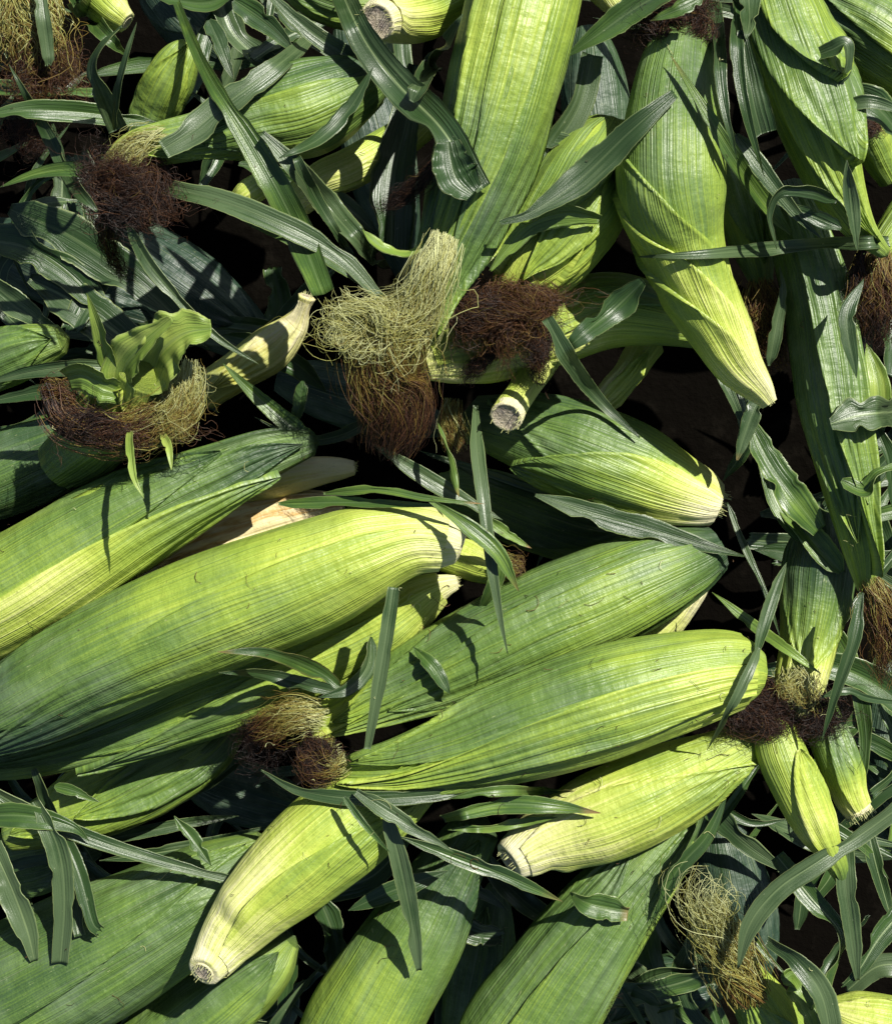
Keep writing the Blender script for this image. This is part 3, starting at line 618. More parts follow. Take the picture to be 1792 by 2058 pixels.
ZO[0] = 3; silk_flow(e_1, [(845, 610, 40, 13.4), (800, 660, 82, 13), (775, 740, 92, 12), (790, 830, 84, 11), (770, 915, 50, 10)], 1900, (.14, .95), 9, fq=.55, rng_t=(0, .6, .45, 1), rad=.00018, fuzz=.05); ZO[0] = 0.0
ZO[0] = 3; silk_ball(e_1, (770, 660, 13.9), (98, 50), 210, .12, 6, rad=.0002, squash=.5); ZO[0] = 0.0
ZO[0] = 1.8; silk_ball(e_mid10, (1015, 622, 12.2), (80, 56), 1500, .70, 5, dirbias=(.7, -.2, 0)); ZO[0] = 0.0
ZO[0] = 1.8; silk_ball(e_mid10, (1070, 650, 11.6), (42, 66), 260, .85, 4, dirbias=(.1, -1, 0)); ZO[0] = 0.0
ZO[0] = 1.8; silk_flow(e_mid10, [(1080, 650, 34, 11.6), (1085, 700, 28, 11.4), (1080, 745, 20, 10.8), (1095, 775, 8, 10.4)], 110, (.9, 1.0), 7); ZO[0] = 0.0
ZO[0] = 1.8; silk_flow(e_mid10, [(1010, 670, 26, 11.6), (985, 710, 20, 11.2), (945, 750, 18, 10.6), (930, 775, 8, 10.2)], 110, (.9, 1.05), 7); ZO[0] = 0.0
ZO[0] = 1.5; silk_flow(e_31, [(100, 770, 26, 13), (130, 840, 36, 13), (210, 868, 36, 13.2), (300, 855, 42, 13.4), (365, 815, 40, 13.6), (375, 750, 32, 14)], 1500, (.85, .15), 9, rng_t=(0, .45, .6, 1), rad=.00028); ZO[0] = 0.0
ZO[0] = 1.5; silk_flow(e_31, [(385, 720, 20, 14.4), (370, 790, 36, 14), (310, 840, 40, 13.8), (200, 870, 30, 13.6)], 240, (.0, .6), 8, rng_t=(0, .2, .5, 1)); ZO[0] = 0.0
ZO[0] = 1.5; silk_ball(e_31, (118, 790, 13.2), (34, 28), 110, .68, 3); ZO[0] = 0.0
ZO[0] = 1.5; silk_ball(e_31, (235, 868, 14), (115, 30), 420, .72, 4, dirbias=(1.5, .2, 0)); silk_ball(e_31, (365, 790, 14.2), (34, 58), 260, .30, 4, dirbias=(.4, -1.4, 0)); ZO[0] = 0.0
silk_flow(e_18, [(660, 1440, 30, 10.4), (605, 1435, 36, 10.8), (555, 1450, 38, 10.2), (505, 1478, 28, 9.4)], 330, (.0, .75), 9, fuzz=.3, fq=.6, rng_t=(0, .4, .5, 1))
silk_ball(e_18, (520, 1500, 8.6), (52, 56), 160, .92, 4)
silk_flow(e_19, [(700, 1520, 26, 12), (670, 1535, 34, 12), (640, 1530, 40, 11.8), (600, 1510, 34, 11.4)], 200, (.1, .9), 12, fuzz=.35, fq=.6)
silk_ball(e_19, (655, 1540, 12), (36, 46), 260, .76, 4)
silk_ball(e_28, (1570, 1440, 10.6), (112, 42), 620, .90, 5, dirbias=(.8, 0, 0))
silk_flow(e_28, [(1610, 1340, 44, 10.6), (1605, 1385, 46, 11), (1590, 1420, 56, 11.2)], 170, (.05, .35), 8)
silk_flow(e_29, [(1510, 2010, 50, 7.4), (1470, 1930, 50, 8.2), (1435, 1860, 44, 9.2), (1415, 1815, 40, 10.2)], 1000, (.40, .14), 12, fq=.5, rng_t=(0, .25, .5, 1), rad=.00028)
silk_flow(e_29, [(1450, 1900, 40, 9), (1420, 1840, 60, 10), (1410, 1790, 70, 10.6), (1430, 1740, 60, 10.6)], 50, (.12, .0), 30, rng_t=(0, .3, .6, 1), rad=.00026, fq=.35)
silk_flow(e_3b, [(1740, 1160, 24, 11.4), (1765, 1215, 40, 11.4), (1790, 1290, 50, 11), (1790, 1380, 46, 10)], 420, (.42, .72), 8, rng_t=(0, .3, .6, 1))
ZO[0] = 2.5; silk_flow(e_2, [(1375, 60, 60, 12.6), (1350, 40, 66, 12.6), (1310, 60, 60, 12), (1290, 90, 40, 11)], 340, (.75, .95), 12); ZO[0] = 0.0
ZO[0] = 2.5; silk_ball(e_2, (1370, 35, 12.8), (70, 46), 280, .82, 4); ZO[0] = 0.0
o_ = None
rusty = [r for r, f, c in EARS if f == 'the rusty silk ear'][0]
silk_flow(rusty, [(1525, 560, 28, 8.8), (1530, 610, 50, 9), (1535, 680, 50, 8.8), (1560, 750, 34, 8.2)], 420, (.5, .7), 9, rng_t=(0, .3, .5, 1))
e_45 = ear('ear at the right edge hidden by its reddish brown silk beard', 'the right edge silk ear',
    [(1900, 380, 50, 9), (1840, 430, 60, 10), (1790, 480, 42, 11), (1762, 515, 24, 11.4)], tone=(.5, .4, .3, .25), fold=1.4)
silk_flow(e_45, [(1765, 500, 30, 12.2), (1762, 560, 46, 12.4), (1760, 630, 48, 12), (1745, 700, 34, 11)], 620, (.45, .9), 9, rng_t=(0, .3, .5, 1))
silk_flow(e_45, [(1745, 480, 12, 13), (1725, 520, 12, 12.8), (1720, 580, 22, 12.4), (1690, 600, 16, 12)], 90, (.85, .95), 6)
e_44 = ear('small round ear tip wrapped in dark threads near the right edge', 'the round thread wrapped tip',
    [(1790, 360, 30, 8), (1765, 310, 42, 8.6), (1745, 265, 40, 9.4), (1738, 235, 26, 9.8)], tone=(.4, .35, .3, .3), fold=1.5)
silk_ball(e_44, (1735, 240, 10.8), (40, 26), 170, .72, 3)
e_42 = ear('ear in the top left corner smothered by golden silk', 'the golden silk ear',
    [(60, -160, 60, 8), (58, -80, 72, 9), (60, -10, 60, 10), (62, 50, 34, 10.6)], tone=(.4, .4, .3, .25), fold=1.5)
silk_flow(e_42, [(60, -40, 60, 12.2), (60, 30, 70, 12.4), (66, 100, 70, 12.2), (60, 160, 64, 11.4)], 780, (.18, .5), 12, rng_t=(0, .3, .5, 1), rad=.0003)
silk_ball(e_42, (75, 150, 12.2), (74, 46), 420, .62, 4.5)
silk_ball(e_42, (45, 260, 9.5), (60, 44), 170, .80, 4)
e_st = [r for r, f, c in EARS if f == 'the small silk tip'][0]
silk_flow(e_st, [(990, 1130, 26, 10.2), (1025, 1138, 28, 10.2), (1050, 1145, 22, 9.8)], 170, (.2, .65), 5)
silk_flow(EARS[10][0], [(910, 800, 22, 9), (905, 850, 30, 9), (915, 910, 26, 8.4)], 200, (.3, .45), 4)
silk_ball([r for r, f, c in EARS if f == 'the gap right of the long top ear'][0], (1062, 330, 11.4), (30, 22), 90, .98, 2.5)
silk_ball([r for r, f, c in EARS if f == 'the yellow silk'][0], (1225, 1965, 8), (24, 40), 110, .9, 2.5)

# ================================================================== FLAG LEAVES growing from husk tips (parts)
def flag(root, pts, hw, **kw):
    if kw.get('z'): kw['z'] = [q + (1.5 if root is e_31 else 3 if root is e_3a else 0) for q in kw['z']]
    return blade(pts, hw, name='flag_leaf', parent=root, **kw)
flag(e_31, [(228, 800), (215, 720), (195, 650), (175, 590)], 22, z=[13, 15, 16.6, 17.6], tone=.22, fold=.5, rib=.3)
flag(e_31, [(300, 770), (320, 710), (370, 670), (425, 660)], 62, z=[13.6, 15.6, 16.6, 17], tone=.18, fold=.4, ripple=.16, rib=.3, prof=[.7, 1, 1, .75, .3])
flag(e_31, [(250, 800), (250, 740), (290, 690), (345, 640)], 40, z=[13.6, 15, 16.4, 17.4], tone=.2, fold=.5, ripple=.12, rib=.2, prof=[.6, 1, 1, .6, .2])
flag(e_31, [(250, 790), (200, 770), (165, 755), (135, 760)], 36, z=[14, 14.6, 14.4, 13.8], tone=.25, roll=(30, 40), fold=.3, prof=[.7, 1, .9, .7])
flag(e_31, [(262, 860), (262, 900), (270, 960), (290, 1002)], 10, z=[13.8, 16.4, 17.4, 17.6], tone=.15, rib=.2)
flag(e_31, [(325, 870), (340, 900), (345, 945)], 9, z=[14, 15.6, 16], tone=.1, rib=.2)
flag(e_16, [(70, 1545), (100, 1620), (140, 1740), (165, 1880)], 24, tone=.85, prof=[.3, .8, 1, .9, .8, .55])
flag(e_3a, [(1530, 270), (1515, 210), (1500, 130), (1490, 60)], 30, z=[13.6, 14.4, 14.6, 14.6], tone=.85, fold=.5, prof=[.9, 1, .8, .6, .3])
flag(e_1, [(970, 380), (935, 330), (880, 250), (800, 170), (735, 85), (680, -30)], 34, tone=.86, fold=.35, prof=[.5, .9, 1, .95, .85, .7], rib=1.0)
flag(e_1, [(950, 390), (918, 360), (905, 320), (900, 285)], 46, tone=.8, fold=.5, ripple=.12, prof=[.55, 1, .9, .5])
flag(e_ul, [(328, 300), (385, 265), (450, 212), (560, 130), (655, 50)], 30, tone=1.0, fold=.12, prof=[.6, 1, 1, .85, .6, .02], lift=.35)
flag(e_mid10, [(1205, 440), (1140, 430), (1070, 450), (1020, 500), (985, 545)], 24, tone=.35, roll=(20, 40), prof=[.4, 1, 1, .7, .1])
flag(e_29, [(1570, 1970), (1600, 1960), (1640, 2040), (1660, 2120)], 40, tone=.3)
flag(e_3b, [(1690, 1150), (1620, 1070), (1570, 1010), (1550, 960)], 28, z=[10.5, 9.8, 9, 8.2], tone=.4, fold=.4)

# ================================================================== LOOSE LEAVES laid over the heap
G = 'corn leaves lying loose over the ears'
LV = [
 ('thin stiff leaf rising between the rounded small ear and the golden silk', [(230,262),(236,190),(252,120),(275,45)], 10, dict(tone=.9, z=[12,15,16.4,17], rib=.4)),
 ('bent grey green leaf with torn edge right of the golden silk', [(240,260),(212,200),(190,140),(205,95),(245,55)], 26, dict(tone=.9, z=[10,11.5,13,14,14.5], roll=(0,30,50), prof=[1,1,.8,.6,.4])),
 ('upright blue green leaf standing in front of the golden silk', [(98,130),(92,80),(84,20),(78,-40)], 15, dict(tone=1.0, tip='cut', lift=.5)),
 ('dark folded leaf running down right from the top left corner', [(135,-30),(190,45),(262,120)], 32, dict(tone=.55, fold=.5, lift=1.5)),
 ('long narrow leaf slanting from the golden silk down to the matted brown clump', [(195,425),(150,370),(80,240),(18,128)], 17, dict(tone=.9, lift=.4)),
 ('pointed leaf with bright edges lying left of the matted brown clump', [(215,352),(150,340),(80,348),(0,376)], 22, dict(tone=.55, z=[11.4,11.6,11,10.4], dryedge=.0)),
 ('flat leaf crossing the left edge below the golden silk', [(-40,235),(60,222),(180,228),(330,250)], 30, dict(tone=.6, z=[10.6,10.4,9.6,8.6], tip='both')),
 ('long dark green leaf falling from the top edge across the upper left ear', [(650,590),(610,490),(560,385),(500,280),(430,170),(385,80),(345,-20)], 40, dict(tone=.5, fold=.3, lift=.5, prof=[.75,1,1,.75,.55,.4,.2])),
 ('broad grey blue leaf from the dark crossing leaf down to the loose silk', [(525,268),(600,345),(680,440),(772,540)], 34, dict(tone=1.0, lift=.3, prof=[.3,.8,1,.9,.5])),
 ('thin straight leaf leaning against the broad grey blue one', [(590,300),(630,390),(690,490),(755,590)], 14, dict(tone=.9, lift=.4)),
 ('long grey leaf from the matted brown clump towards the loose silk', [(285,368),(430,400),(560,450),(680,515),(765,600)], 30, dict(tone=1.0, z=[10.6,12.6,13.2,12.6,12], fold=.3, prof=[.6,.9,1,1,.8,.4])),
 ('bright edged leaf just below the long grey one', [(480,440),(590,480),(700,540),(775,610)], 24, dict(tone=.5, z=[9.4,10,10.4,10.4], tip='both')),
 ('straight grey green leaf hanging below the matted brown clump', [(255,448),(300,530),(370,612),(440,680),(520,732)], 20, dict(tone=.95, z=[12.6,11.6,11,10.6,10], fold=.5)),
 ('curved thin leaf at the right end of the upper left ear', [(750,135),(705,215),(640,280),(560,318)], 16, dict(tone=.75, lift=.3, tip='both')),
 ('pointed leaf with serrated edge left of the long top ear', [(828,205),(870,130),(930,28)], 32, dict(tone=.95, lift=.4)),
 ('wide grey green leaf hanging straight down left of the long top ear', [(835,130),(815,250),(790,360),(785,510)], 56, dict(tone=.85, z=[9,9.4,9.8,10], prof=[.5,.7,.9,1,.9], fold=.3)),
 ('bright green curled strip at the foot of the wide hanging leaf', [(728,462),(770,500),(820,515),(875,478)], 18, dict(tone=.25, z=[12.5,12.8,13,13.4], roll=(30,50), tip='both')),
 ('big dark leaf with wavy edge lying across the middle ears', [(1005,448),(1070,425),(1160,365),(1260,270),(1355,188)], 42, dict(tone=.8, lift=.5, fold=.12, prof=[.15,.5,.95,1,.75,.35], ripple=.08)),
 ('dark green leaf at top between the long top ear and the big twisted ear', [(1140,112),(1200,70),(1270,20),(1340,-20)], 36, dict(tone=.6, z=[12,12.6,13,13.4], prof=[.1,.6,1,1,.9])),
 ('small pointed leaf with pale flecks at the top of the big twisted ear', [(1410,-5),(1360,20),(1305,42)], 18, dict(tone=.5, lift=.7, dry=.3)),
 ('dark blue leaf hanging right of the long top ear', [(1190,110),(1165,210),(1110,300),(1050,400),(1020,460)], 34, dict(tone=.95, z=[10.4,10.2,10,10.4,10.8], prof=[.8,.9,1,.8,.5])),
 ('smooth leaf tucked behind the wavy dark leaf', [(1060,285),(1150,290),(1240,330)], 28, dict(tone=.8, z=[9.6,10.2,10])),
 ('slender green leaf with fine tip lying on the big twisted ear', [(1590,470),(1530,400),(1470,310),(1405,205),(1348,112)], 27, dict(tone=.42, lift=.35, dry=.3)),
 ('upright folded leaf hanging from the top edge beside the big twisted ear', [(1432,-30),(1440,90),(1452,200),(1480,320)], 22, dict(tone=.75, lift=.6, fold=.5)),
 ('paler upright leaf hanging parallel right of the folded one', [(1478,-30),(1482,110),(1500,230),(1535,355)], 20, dict(tone=.7, lift=.6, fold=.4)),
 ('broad blue leaf end at the top edge over the sheathed ear', [(1500,-40),(1505,30),(1498,80)], 34, dict(tone=.9, lift=.5)),
 ('grey leaf sliding under the slender green leaf beside the twisted ear', [(1478,270),(1540,355),(1600,430),(1650,480)], 26, dict(tone=.95, z=[13,12.8,12.4,12])),
 ('long flat grey leaf lying level across the right hand ears', [(1785,485),(1700,490),(1550,500),(1400,512),(1284,516)], 19, dict(tone=1.0, lift=.3, fold=.15, prof=[.8,1,1,1,.8,.5,.1])),
 ('narrow leaf bent into a hook above the level grey leaf', [(1680,405),(1630,385),(1570,385),(1545,430),(1560,500)], 16, dict(tone=.85, z=[12.6,14,14.6,14,13], roll=(10,60,40))),
 ('dark leaf pair lying left to right below the hooked leaf', [(1690,460),(1620,430),(1550,405)], 22, dict(tone=.8, z=[12.6,12.4,12])),
 ('short blue leaf lying on the tip of the sheathed ear', [(1700,320),(1708,400),(1722,505)], 20, dict(tone=1.0, lift=.3, tip='both')),
 ('curled leaf loop against the top right corner ear', [(1620,120),(1670,100),(1700,90),(1695,150),(1640,175)], 26, dict(tone=.85, z=[12.4,13.4,13.8,13.2,12.4], roll=(10,50,30))),
 ('broad dark leaf drooping at the right edge under the corner ear', [(1700,190),(1740,200),(1792,250),(1830,330)], 44, dict(tone=.65, z=[11,11.6,11,10])),
 ('pale narrow leaf crossing the right edge near the top', [(1690,215),(1750,205),(1830,230)], 20, dict(tone=.9, z=[12,12.6,12])),
 ('upright blue leaf in front of the rusty silk', [(1545,735),(1560,650),(1572,590),(1566,535)], 20, dict(tone=.95, lift=.5)),
 ('blunt leaf tip hanging in the dark hollow', [(1525,800),(1508,840),(1492,885),(1480,926)], 22, dict(tone=.9, z=[12,12,11.8,11.6], dry=.4, prof=[.9,1,.95,.7,.1])),
 ('thin straight leaf beside the pointed stem end', [(1440,740),(1470,800),(1500,870)], 12, dict(tone=.9, z=[11,11,10.6])),
 ('large wavy edged green leaf right of the dark hollow', [(1505,850),(1545,930),(1595,1000),(1645,1065)], 42, dict(tone=.5, z=[10.6,11.2,11.6,11], ripple=.14, prof=[.4,.8,.9,1,.5])),
 ('long green leaf bound below the wavy edged one', [(1530,910),(1560,1010),(1620,1090),(1700,1150)], 26, dict(tone=.5, z=[8.6,9.2,9.8,10.4], rib=1.0)),
 ('dark triangular folded leaf at the foot of the long ribbed ear', [(1700,1160),(1640,1130),(1570,1110),(1515,1105)], 44, dict(tone=.8, z=[8.6,8.4,8,7.6])),
 ('long thin dark strip down the black hollow', [(1460,1010),(1500,1110),(1540,1200),(1570,1290)], 8, dict(tone=.9, z=[7,7.6,8,8])),
 ('folded leaf shaped like an arrowhead left of the twisted ear', [(1292,565),(1235,620),(1180,665),(1125,712)], 40, dict(tone=.7, lift=.4, fold=.3, prof=[.3,1,.8,.6,.1])),
 ('narrow grey leaf from the brown silk clump down over the dark ear', [(1098,640),(1150,735),(1215,815),(1285,880)], 26, dict(tone=.9, lift=.3, prof=[.6,1,.8,.5,.1])),
 ('broad grey leaf with white midrib entering at the right edge', [(1668,852),(1700,842),(1745,832),(1860,822)], 52, dict(tone=1.0, lift=.5, fold=.2, prof=[.3,.95,1,1,1], rib=1.0, dry=0)),
 ('twisted pale leaf scrap at the right edge below the broad grey leaf', [(1690,965),(1735,985),(1765,950),(1830,930)], 26, dict(tone=.4, z=[13,13.4,13.6,13], roll=(0,70,10))),
 ('green leaf with dark middle below the pale curled stem end', [(640,895),(590,860),(520,800),(448,730)], 26, dict(tone=.45, z=[10,10.4,10.6,10.2])),
 ('short dark leaf hanging over the middle gap', [(610,765),(598,830),(570,890)], 20, dict(tone=.6, z=[9.8,9.6,9])),
 ('level grey leaf pointing left behind the crumpled husk', [(250,745),(160,738),(60,748),(-40,775)], 24, dict(tone=.95, z=[11,11.6,11.4,10.6])),
 ('second leaf low behind the crumpled husk at the left edge', [(200,790),(100,785),(-40,812)], 24, dict(tone=.8, z=[9.8,9.8,9.4])),
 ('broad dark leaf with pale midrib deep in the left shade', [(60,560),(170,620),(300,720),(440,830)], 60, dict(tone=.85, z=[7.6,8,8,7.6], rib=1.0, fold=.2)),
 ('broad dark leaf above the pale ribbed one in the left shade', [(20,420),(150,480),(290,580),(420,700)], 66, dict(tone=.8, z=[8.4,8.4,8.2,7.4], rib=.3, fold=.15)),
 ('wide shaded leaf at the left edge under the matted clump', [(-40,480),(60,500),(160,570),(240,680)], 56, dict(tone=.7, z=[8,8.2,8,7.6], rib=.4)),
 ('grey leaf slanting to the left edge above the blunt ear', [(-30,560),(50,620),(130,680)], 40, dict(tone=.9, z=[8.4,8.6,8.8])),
 ('long blue leaf running under the thin crossing blades in the centre', [(745,890),(830,945),(920,1000),(1010,1045)], 22, dict(tone=.95, z=[10,10.2,10.2,10], tip='both')),
 ('long straight dark blade passing below the dark centre right ear', [(840,905),(960,950),(1100,1000),(1250,1050)], 15, dict(tone=.95, z=[9.4,9.4,8.8,8], tip='both')),
 ('wide dark blue pointed leaf below the dark centre right ear', [(1075,995),(1180,1028),(1300,1062),(1420,1098),(1495,1118)], 36, dict(tone=.9, z=[9.4,9.8,10,10.2,10], fold=.15, prof=[.1,.8,1,.8,.45,.05])),
 ('narrow upright blade with snapped top crossing the centre', [(955,815),(958,900),(970,1000),(986,1120),(1003,1230),(1020,1315)], 14, dict(tone=1.0, z=[10.6,12.6,14.2,14.6,14.6,14.4], prof=[.3,1,1,.9,.8,.5,.05])),
 ('lance shaped green leaf crossing the narrow upright blade', [(865,1005),(935,1055),(1000,1112),(1042,1188)], 22, dict(tone=.4, z=[14.8,15.2,15.2,14.6], prof=[.3,.6,1,1,.7,.05], dry=.3)),
 ('thin horizontal leaf with brown tip on the broad left ear', [(650,992),(760,985),(860,1002),(975,1013)], 10, dict(tone=.45, z=[12.4,14,14.8,15], dry=1.0)),
 ('thin dark leaf running under the brown tipped one', [(560,1012),(700,1010),(850,1015),(900,1020)], 13, dict(tone=.5, z=[12,13,14.4,14.6])),
 ('thin twisted dry leaf dangling from the loose silk', [(880,850),(900,910),(912,960),(922,1000)], 11, dict(tone=.35, z=[12.6,13.6,14,14.6], roll=(0,120,200), dry=.6, tip='both')),
 ('small brown edged leaf pointing right of the green lance leaf', [(975,1040),(1030,1080),(1068,1102)], 12, dict(tone=.35, z=[12,11.6,11.4], dry=1.0)),
 ('short folded leaf below the small silk tip', [(1010,1120),(990,1180),(960,1230)], 18, dict(tone=.5, z=[11.8,11.4,10])),
 ('torn pointed leaf with reddish edge lying over the knobby butt ear', [(690,1388),(640,1350),(540,1312),(437,1310)], 18, dict(tone=.6, lift=.6, dryedge=.4, dry=.5)),
 ('grey torn leaf just under the reddish edged one', [(680,1392),(600,1372),(520,1352),(440,1352)], 17, dict(tone=.85, lift=.3)),
 ('curled grey leaf standing beside the stiff narrow blade', [(745,1280),(738,1340),(700,1385),(640,1402)], 26, dict(tone=.85, lift=.4, roll=(50,20,0))),
 ('stiff narrow blue blade standing across the middle left', [(738,1505),(755,1400),(775,1280),(790,1180)], 14, dict(tone=1.0, z=[14.2,14.8,15,15], fold=.5, prof=[.5,.8,1,1,1,.9])),
 ('small curling leaf on the speckled middle ear', [(830,1300),(868,1340),(905,1395)], 16, dict(tone=.6, lift=.35, tip='both', roll=(40,10))),
 ('long curving blade under the tuft of the long smooth ear', [(525,1548),(600,1588),(720,1605),(870,1598),(960,1580)], 15, dict(tone=.85, z=[12,12.8,13.4,13.2,12.6], tip='both', prof=[.1,.6,.9,1,1,.9,.6])),
 ('grey lance leaf lying between the plump bright ear and the cut ear', [(715,1590),(800,1645),(912,1712)], 22, dict(tone=.95, z=[14,14.4,14], prof=[.5,1,.95,.5,.05])),
 ('dark green lance leaf pointing right below the cream butt', [(800,1680),(900,1715),(1030,1765),(1130,1812)], 21, dict(tone=.6, z=[12.6,12.6,12.4,11.6], dry=.3, tip='both')),
 ('split grey blade hanging down over the bottom middle ear', [(768,1610),(800,1720),(825,1840),(842,1950)], 24, dict(tone=1.0, z=[13.8,13,11.6,10.4], fold=.4, prof=[.3,.8,1,1,.9,.75,.3])),
 ('thin green blade hanging on the plump bright ear', [(690,1600),(735,1660),(785,1715)], 8, dict(tone=.6, z=[14.6,15.2,14.6])),
 ('brown tipped leaf lying on the yellow green cut ear', [(890,1645),(1000,1618),(1100,1620),(1206,1634)], 24, dict(tone=.5, lift=.5, dry=.9, fold=.3, prof=[.5,.8,1,.9,.6,.05])),
 ('narrow leaf above the brown tipped one', [(900,1605),(1000,1590),(1155,1590)], 11, dict(tone=.45, lift=.4, dry=.5, tip='both')),
 ('narrow leaf below the brown tipped one', [(900,1668),(990,1662),(1120,1642)], 11, dict(tone=.4, lift=.3, tip='both')),
 ('long grey blade crossing the crossed leaves at left', [(-40,1575),(80,1640),(200,1692),(330,1732),(462,1766)], 24, dict(tone=.95, z=[11.6,11.4,11,10.6,10.2], prof=[1,1,.9,.8,.7,.6,.5])),
 ('broad dark leaf over the start of the long grey blade', [(-40,1640),(50,1640),(140,1660),(180,1690)], 34, dict(tone=.6, z=[11.6,12.2,12,11.6])),
 ('drooping grey leaf left of centre of the crossed leaves', [(70,1610),(115,1700),(130,1800),(122,1935)], 30, dict(tone=1.0, z=[12.2,12.2,11.6,10.8], prof=[.6,1,.9,.85,.7])),
 ('folded leaf drooping right of the drooping grey leaf', [(120,1660),(160,1760),(185,1850),(200,1870)], 20, dict(tone=.8, z=[11,11.4,11.6,11.4], fold=.6, tip='cut')),
 ('wide blue leaf dropping down the left edge', [(-20,1690),(25,1790),(55,1870),(70,1930)], 34, dict(tone=1.0, z=[10.6,10.8,10.6,10.4], rib=1.0, prof=[.8,1,1,.8,.3])),
 ('pale ribbed leaf in the lower left edge shade', [(-60,1880),(20,1930),(80,1990)], 50, dict(tone=.35, z=[8,8.8,9], rib=1.0)),
 ('thin leaf lying level under the low lens leaf ear', [(150,1700),(290,1672),(400,1650),(480,1640)], 13, dict(tone=.85, z=[8.4,8.6,8.2,7.6], tip='both')),
 ('pale ribbed strip lying under the long grey blade', [(200,1730),(330,1712),(440,1690),(540,1660)], 14, dict(tone=.8, z=[7.6,7.8,7.6,7.2], rib=1.0, tip='both')),
 ('torn pointed leaf above the bottom left ear', [(350,1640),(390,1690),(425,1740)], 20, dict(tone=.5, z=[9.6,9.8,9.8], tip='both')),
 ('small pointed leaf left of the lens shaped husk leaf', [(110,1580),(150,1590),(200,1612)], 12, dict(tone=.5, z=[9.4,9.6,9.6])),
 ('brown dry strip in the gap above the bottom left ear', [(245,1795),(310,1750),(380,1720)], 16, dict(tone=.3, z=[7.4,8,8], dry=1, dryedge=1)),
 ('smooth oval leaf end lying on the bottom right middle ear', [(1145,1795),(1180,1815),(1220,1825),(1262,1832)], 34, dict(tone=.5, lift=.5, dry=.4, prof=[.1,.7,1,1,.7])),
 ('dark folded leaf in the gap between the bottom ears', [(880,1770),(960,1790),(1020,1830)], 24, dict(tone=.8, z=[8,7,6])),
 ('shiny leaf scrap in the gap between the bottom ears', [(905,1830),(950,1870),(1010,1880)], 34, dict(tone=.9, z=[6,6.4,6], tip='cut')),
 ('grey leaf crossing behind the split blade', [(700,1830),(790,1790),(900,1750)], 26, dict(tone=.85, z=[9.6,9.8,9.4], tip='both')),
 ('curved pale edged leaf right of the bottom right middle ear', [(1310,1850),(1360,1750),(1420,1680),(1462,1590)], 20, dict(tone=.7, z=[9,9.6,9.8,9.6], tip='both')),
 ('long arching grey leaf from the right edge down to the yellow silk', [(1850,1590),(1740,1670),(1640,1735),(1560,1790),(1505,1860),(1482,1945)], 28, dict(tone=1.0, z=[11.5,11.2,11.6,11.6,11.4,10.8], prof=[.8,.8,.8,1,1,.9,.1], rib=.5)),
 ('straight blue leaf hanging down right of the split shank', [(1695,1700),(1700,1790),(1712,1880),(1722,1970)], 27, dict(tone=1.0, z=[10.6,10.8,10.4,9.6], prof=[.9,1,.9,.8,.2])),
 ('broken leaf with white midrib folded beside the yellow silk', [(1560,1720),(1625,1800),(1690,1882),(1660,1960),(1640,2040)], 28, dict(tone=.6, z=[8.6,9.4,10,9.6,9], rib=1.0, roll=(0,0,60,0), prof=[.8,1,.7,1,.8])),
 ('shiny dark leaf arching over the yellow silk ear', [(1540,1890),(1600,1930),(1650,2000),(1670,2090)], 32, dict(tone=.95, z=[9.6,10.8,11,10.4], prof=[.4,.8,1,.9])),
 ('broad leaf entering from the lower right edge', [(1850,1790),(1770,1880),(1725,1950),(1690,1985)], 34, dict(tone=.7, z=[8.4,9,9.4,9.4], rib=1.0)),
 ('narrow leaf with pale rib down the right edge at the bottom', [(1740,1660),(1765,1760),(1800,1880)], 22, dict(tone=.8, z=[8,8.4,8], rib=1.0)),
 ('thin grey blade leaning on the butt of the long smooth ear', [(1525,1300),(1490,1380),(1455,1445),(1420,1508)], 12, dict(tone=1.0, lift=.5)),
 ('dark blue blade above the thin grey blade in the hollow', [(1580,1130),(1555,1190),(1530,1270),(1515,1330)], 14, dict(tone=.95, z=[10,11,12.2,13.6], tip='both')),
 ('narrow grey blade hanging in front of the rusty orange silk at right', [(1732,1190),(1712,1290),(1680,1390),(1650,1490)], 20, dict(tone=.85, z=[13.6,14,13.6,13], fold=.4)),
 ('fine curling leaf thread reaching the right edge beside the dark silk ring', [(1650,1400),(1700,1390),(1750,1405),(1830,1415)], 9, dict(tone=.8, z=[12.4,12.6,12,11])),
 ('slender green leaf crossing the shaded silk ring ear', [(1430,1190),(1510,1255),(1580,1305),(1650,1355)], 12, dict(tone=.4, z=[8.6,9.4,11.2,11.6], tip='both')),
 ('blue folded leaf under the speckled middle ear', [(1120,1350),(1200,1320),(1290,1270)], 34, dict(tone=1.0, z=[7.6,7.6,7.4])),
 ('wide dark leaf among the top edge leaves', [(470,0),(540,50),(600,110)], 34, dict(tone=.7, z=[8.6,9,9.4])),
 ('long grey leaf sloping from the top edge behind the cut stub', [(520,-30),(620,60),(740,140),(860,210)], 26, dict(tone=.95, z=[10,10,9.6,9], tip='both')),
 ('striped leaf lying just below the grey cut stub', [(560,20),(650,90),(740,150)], 30, dict(tone=.9, z=[8.8,9,8.6])),
 ('dark narrow leaf above the upper left ear', [(420,40),(450,110),(470,160)], 26, dict(tone=.8, z=[9,9.6,9.6])),
 ('folded leaf below the bright patch ear', [(650,390),(700,420),(760,470)], 30, dict(tone=.9, z=[9.6,9.6,9.2], rib=.9)),
 ('torn leaf end tucked under the upper left ear', [(480,330),(560,350),(640,400)], 24, dict(tone=.6, z=[8,8,7.6])),
 ('leaf curl hanging at the right edge between the silk beards', [(1760,860),(1785,930),(1792,1020)], 24, dict(tone=.7, z=[9,9,8])),
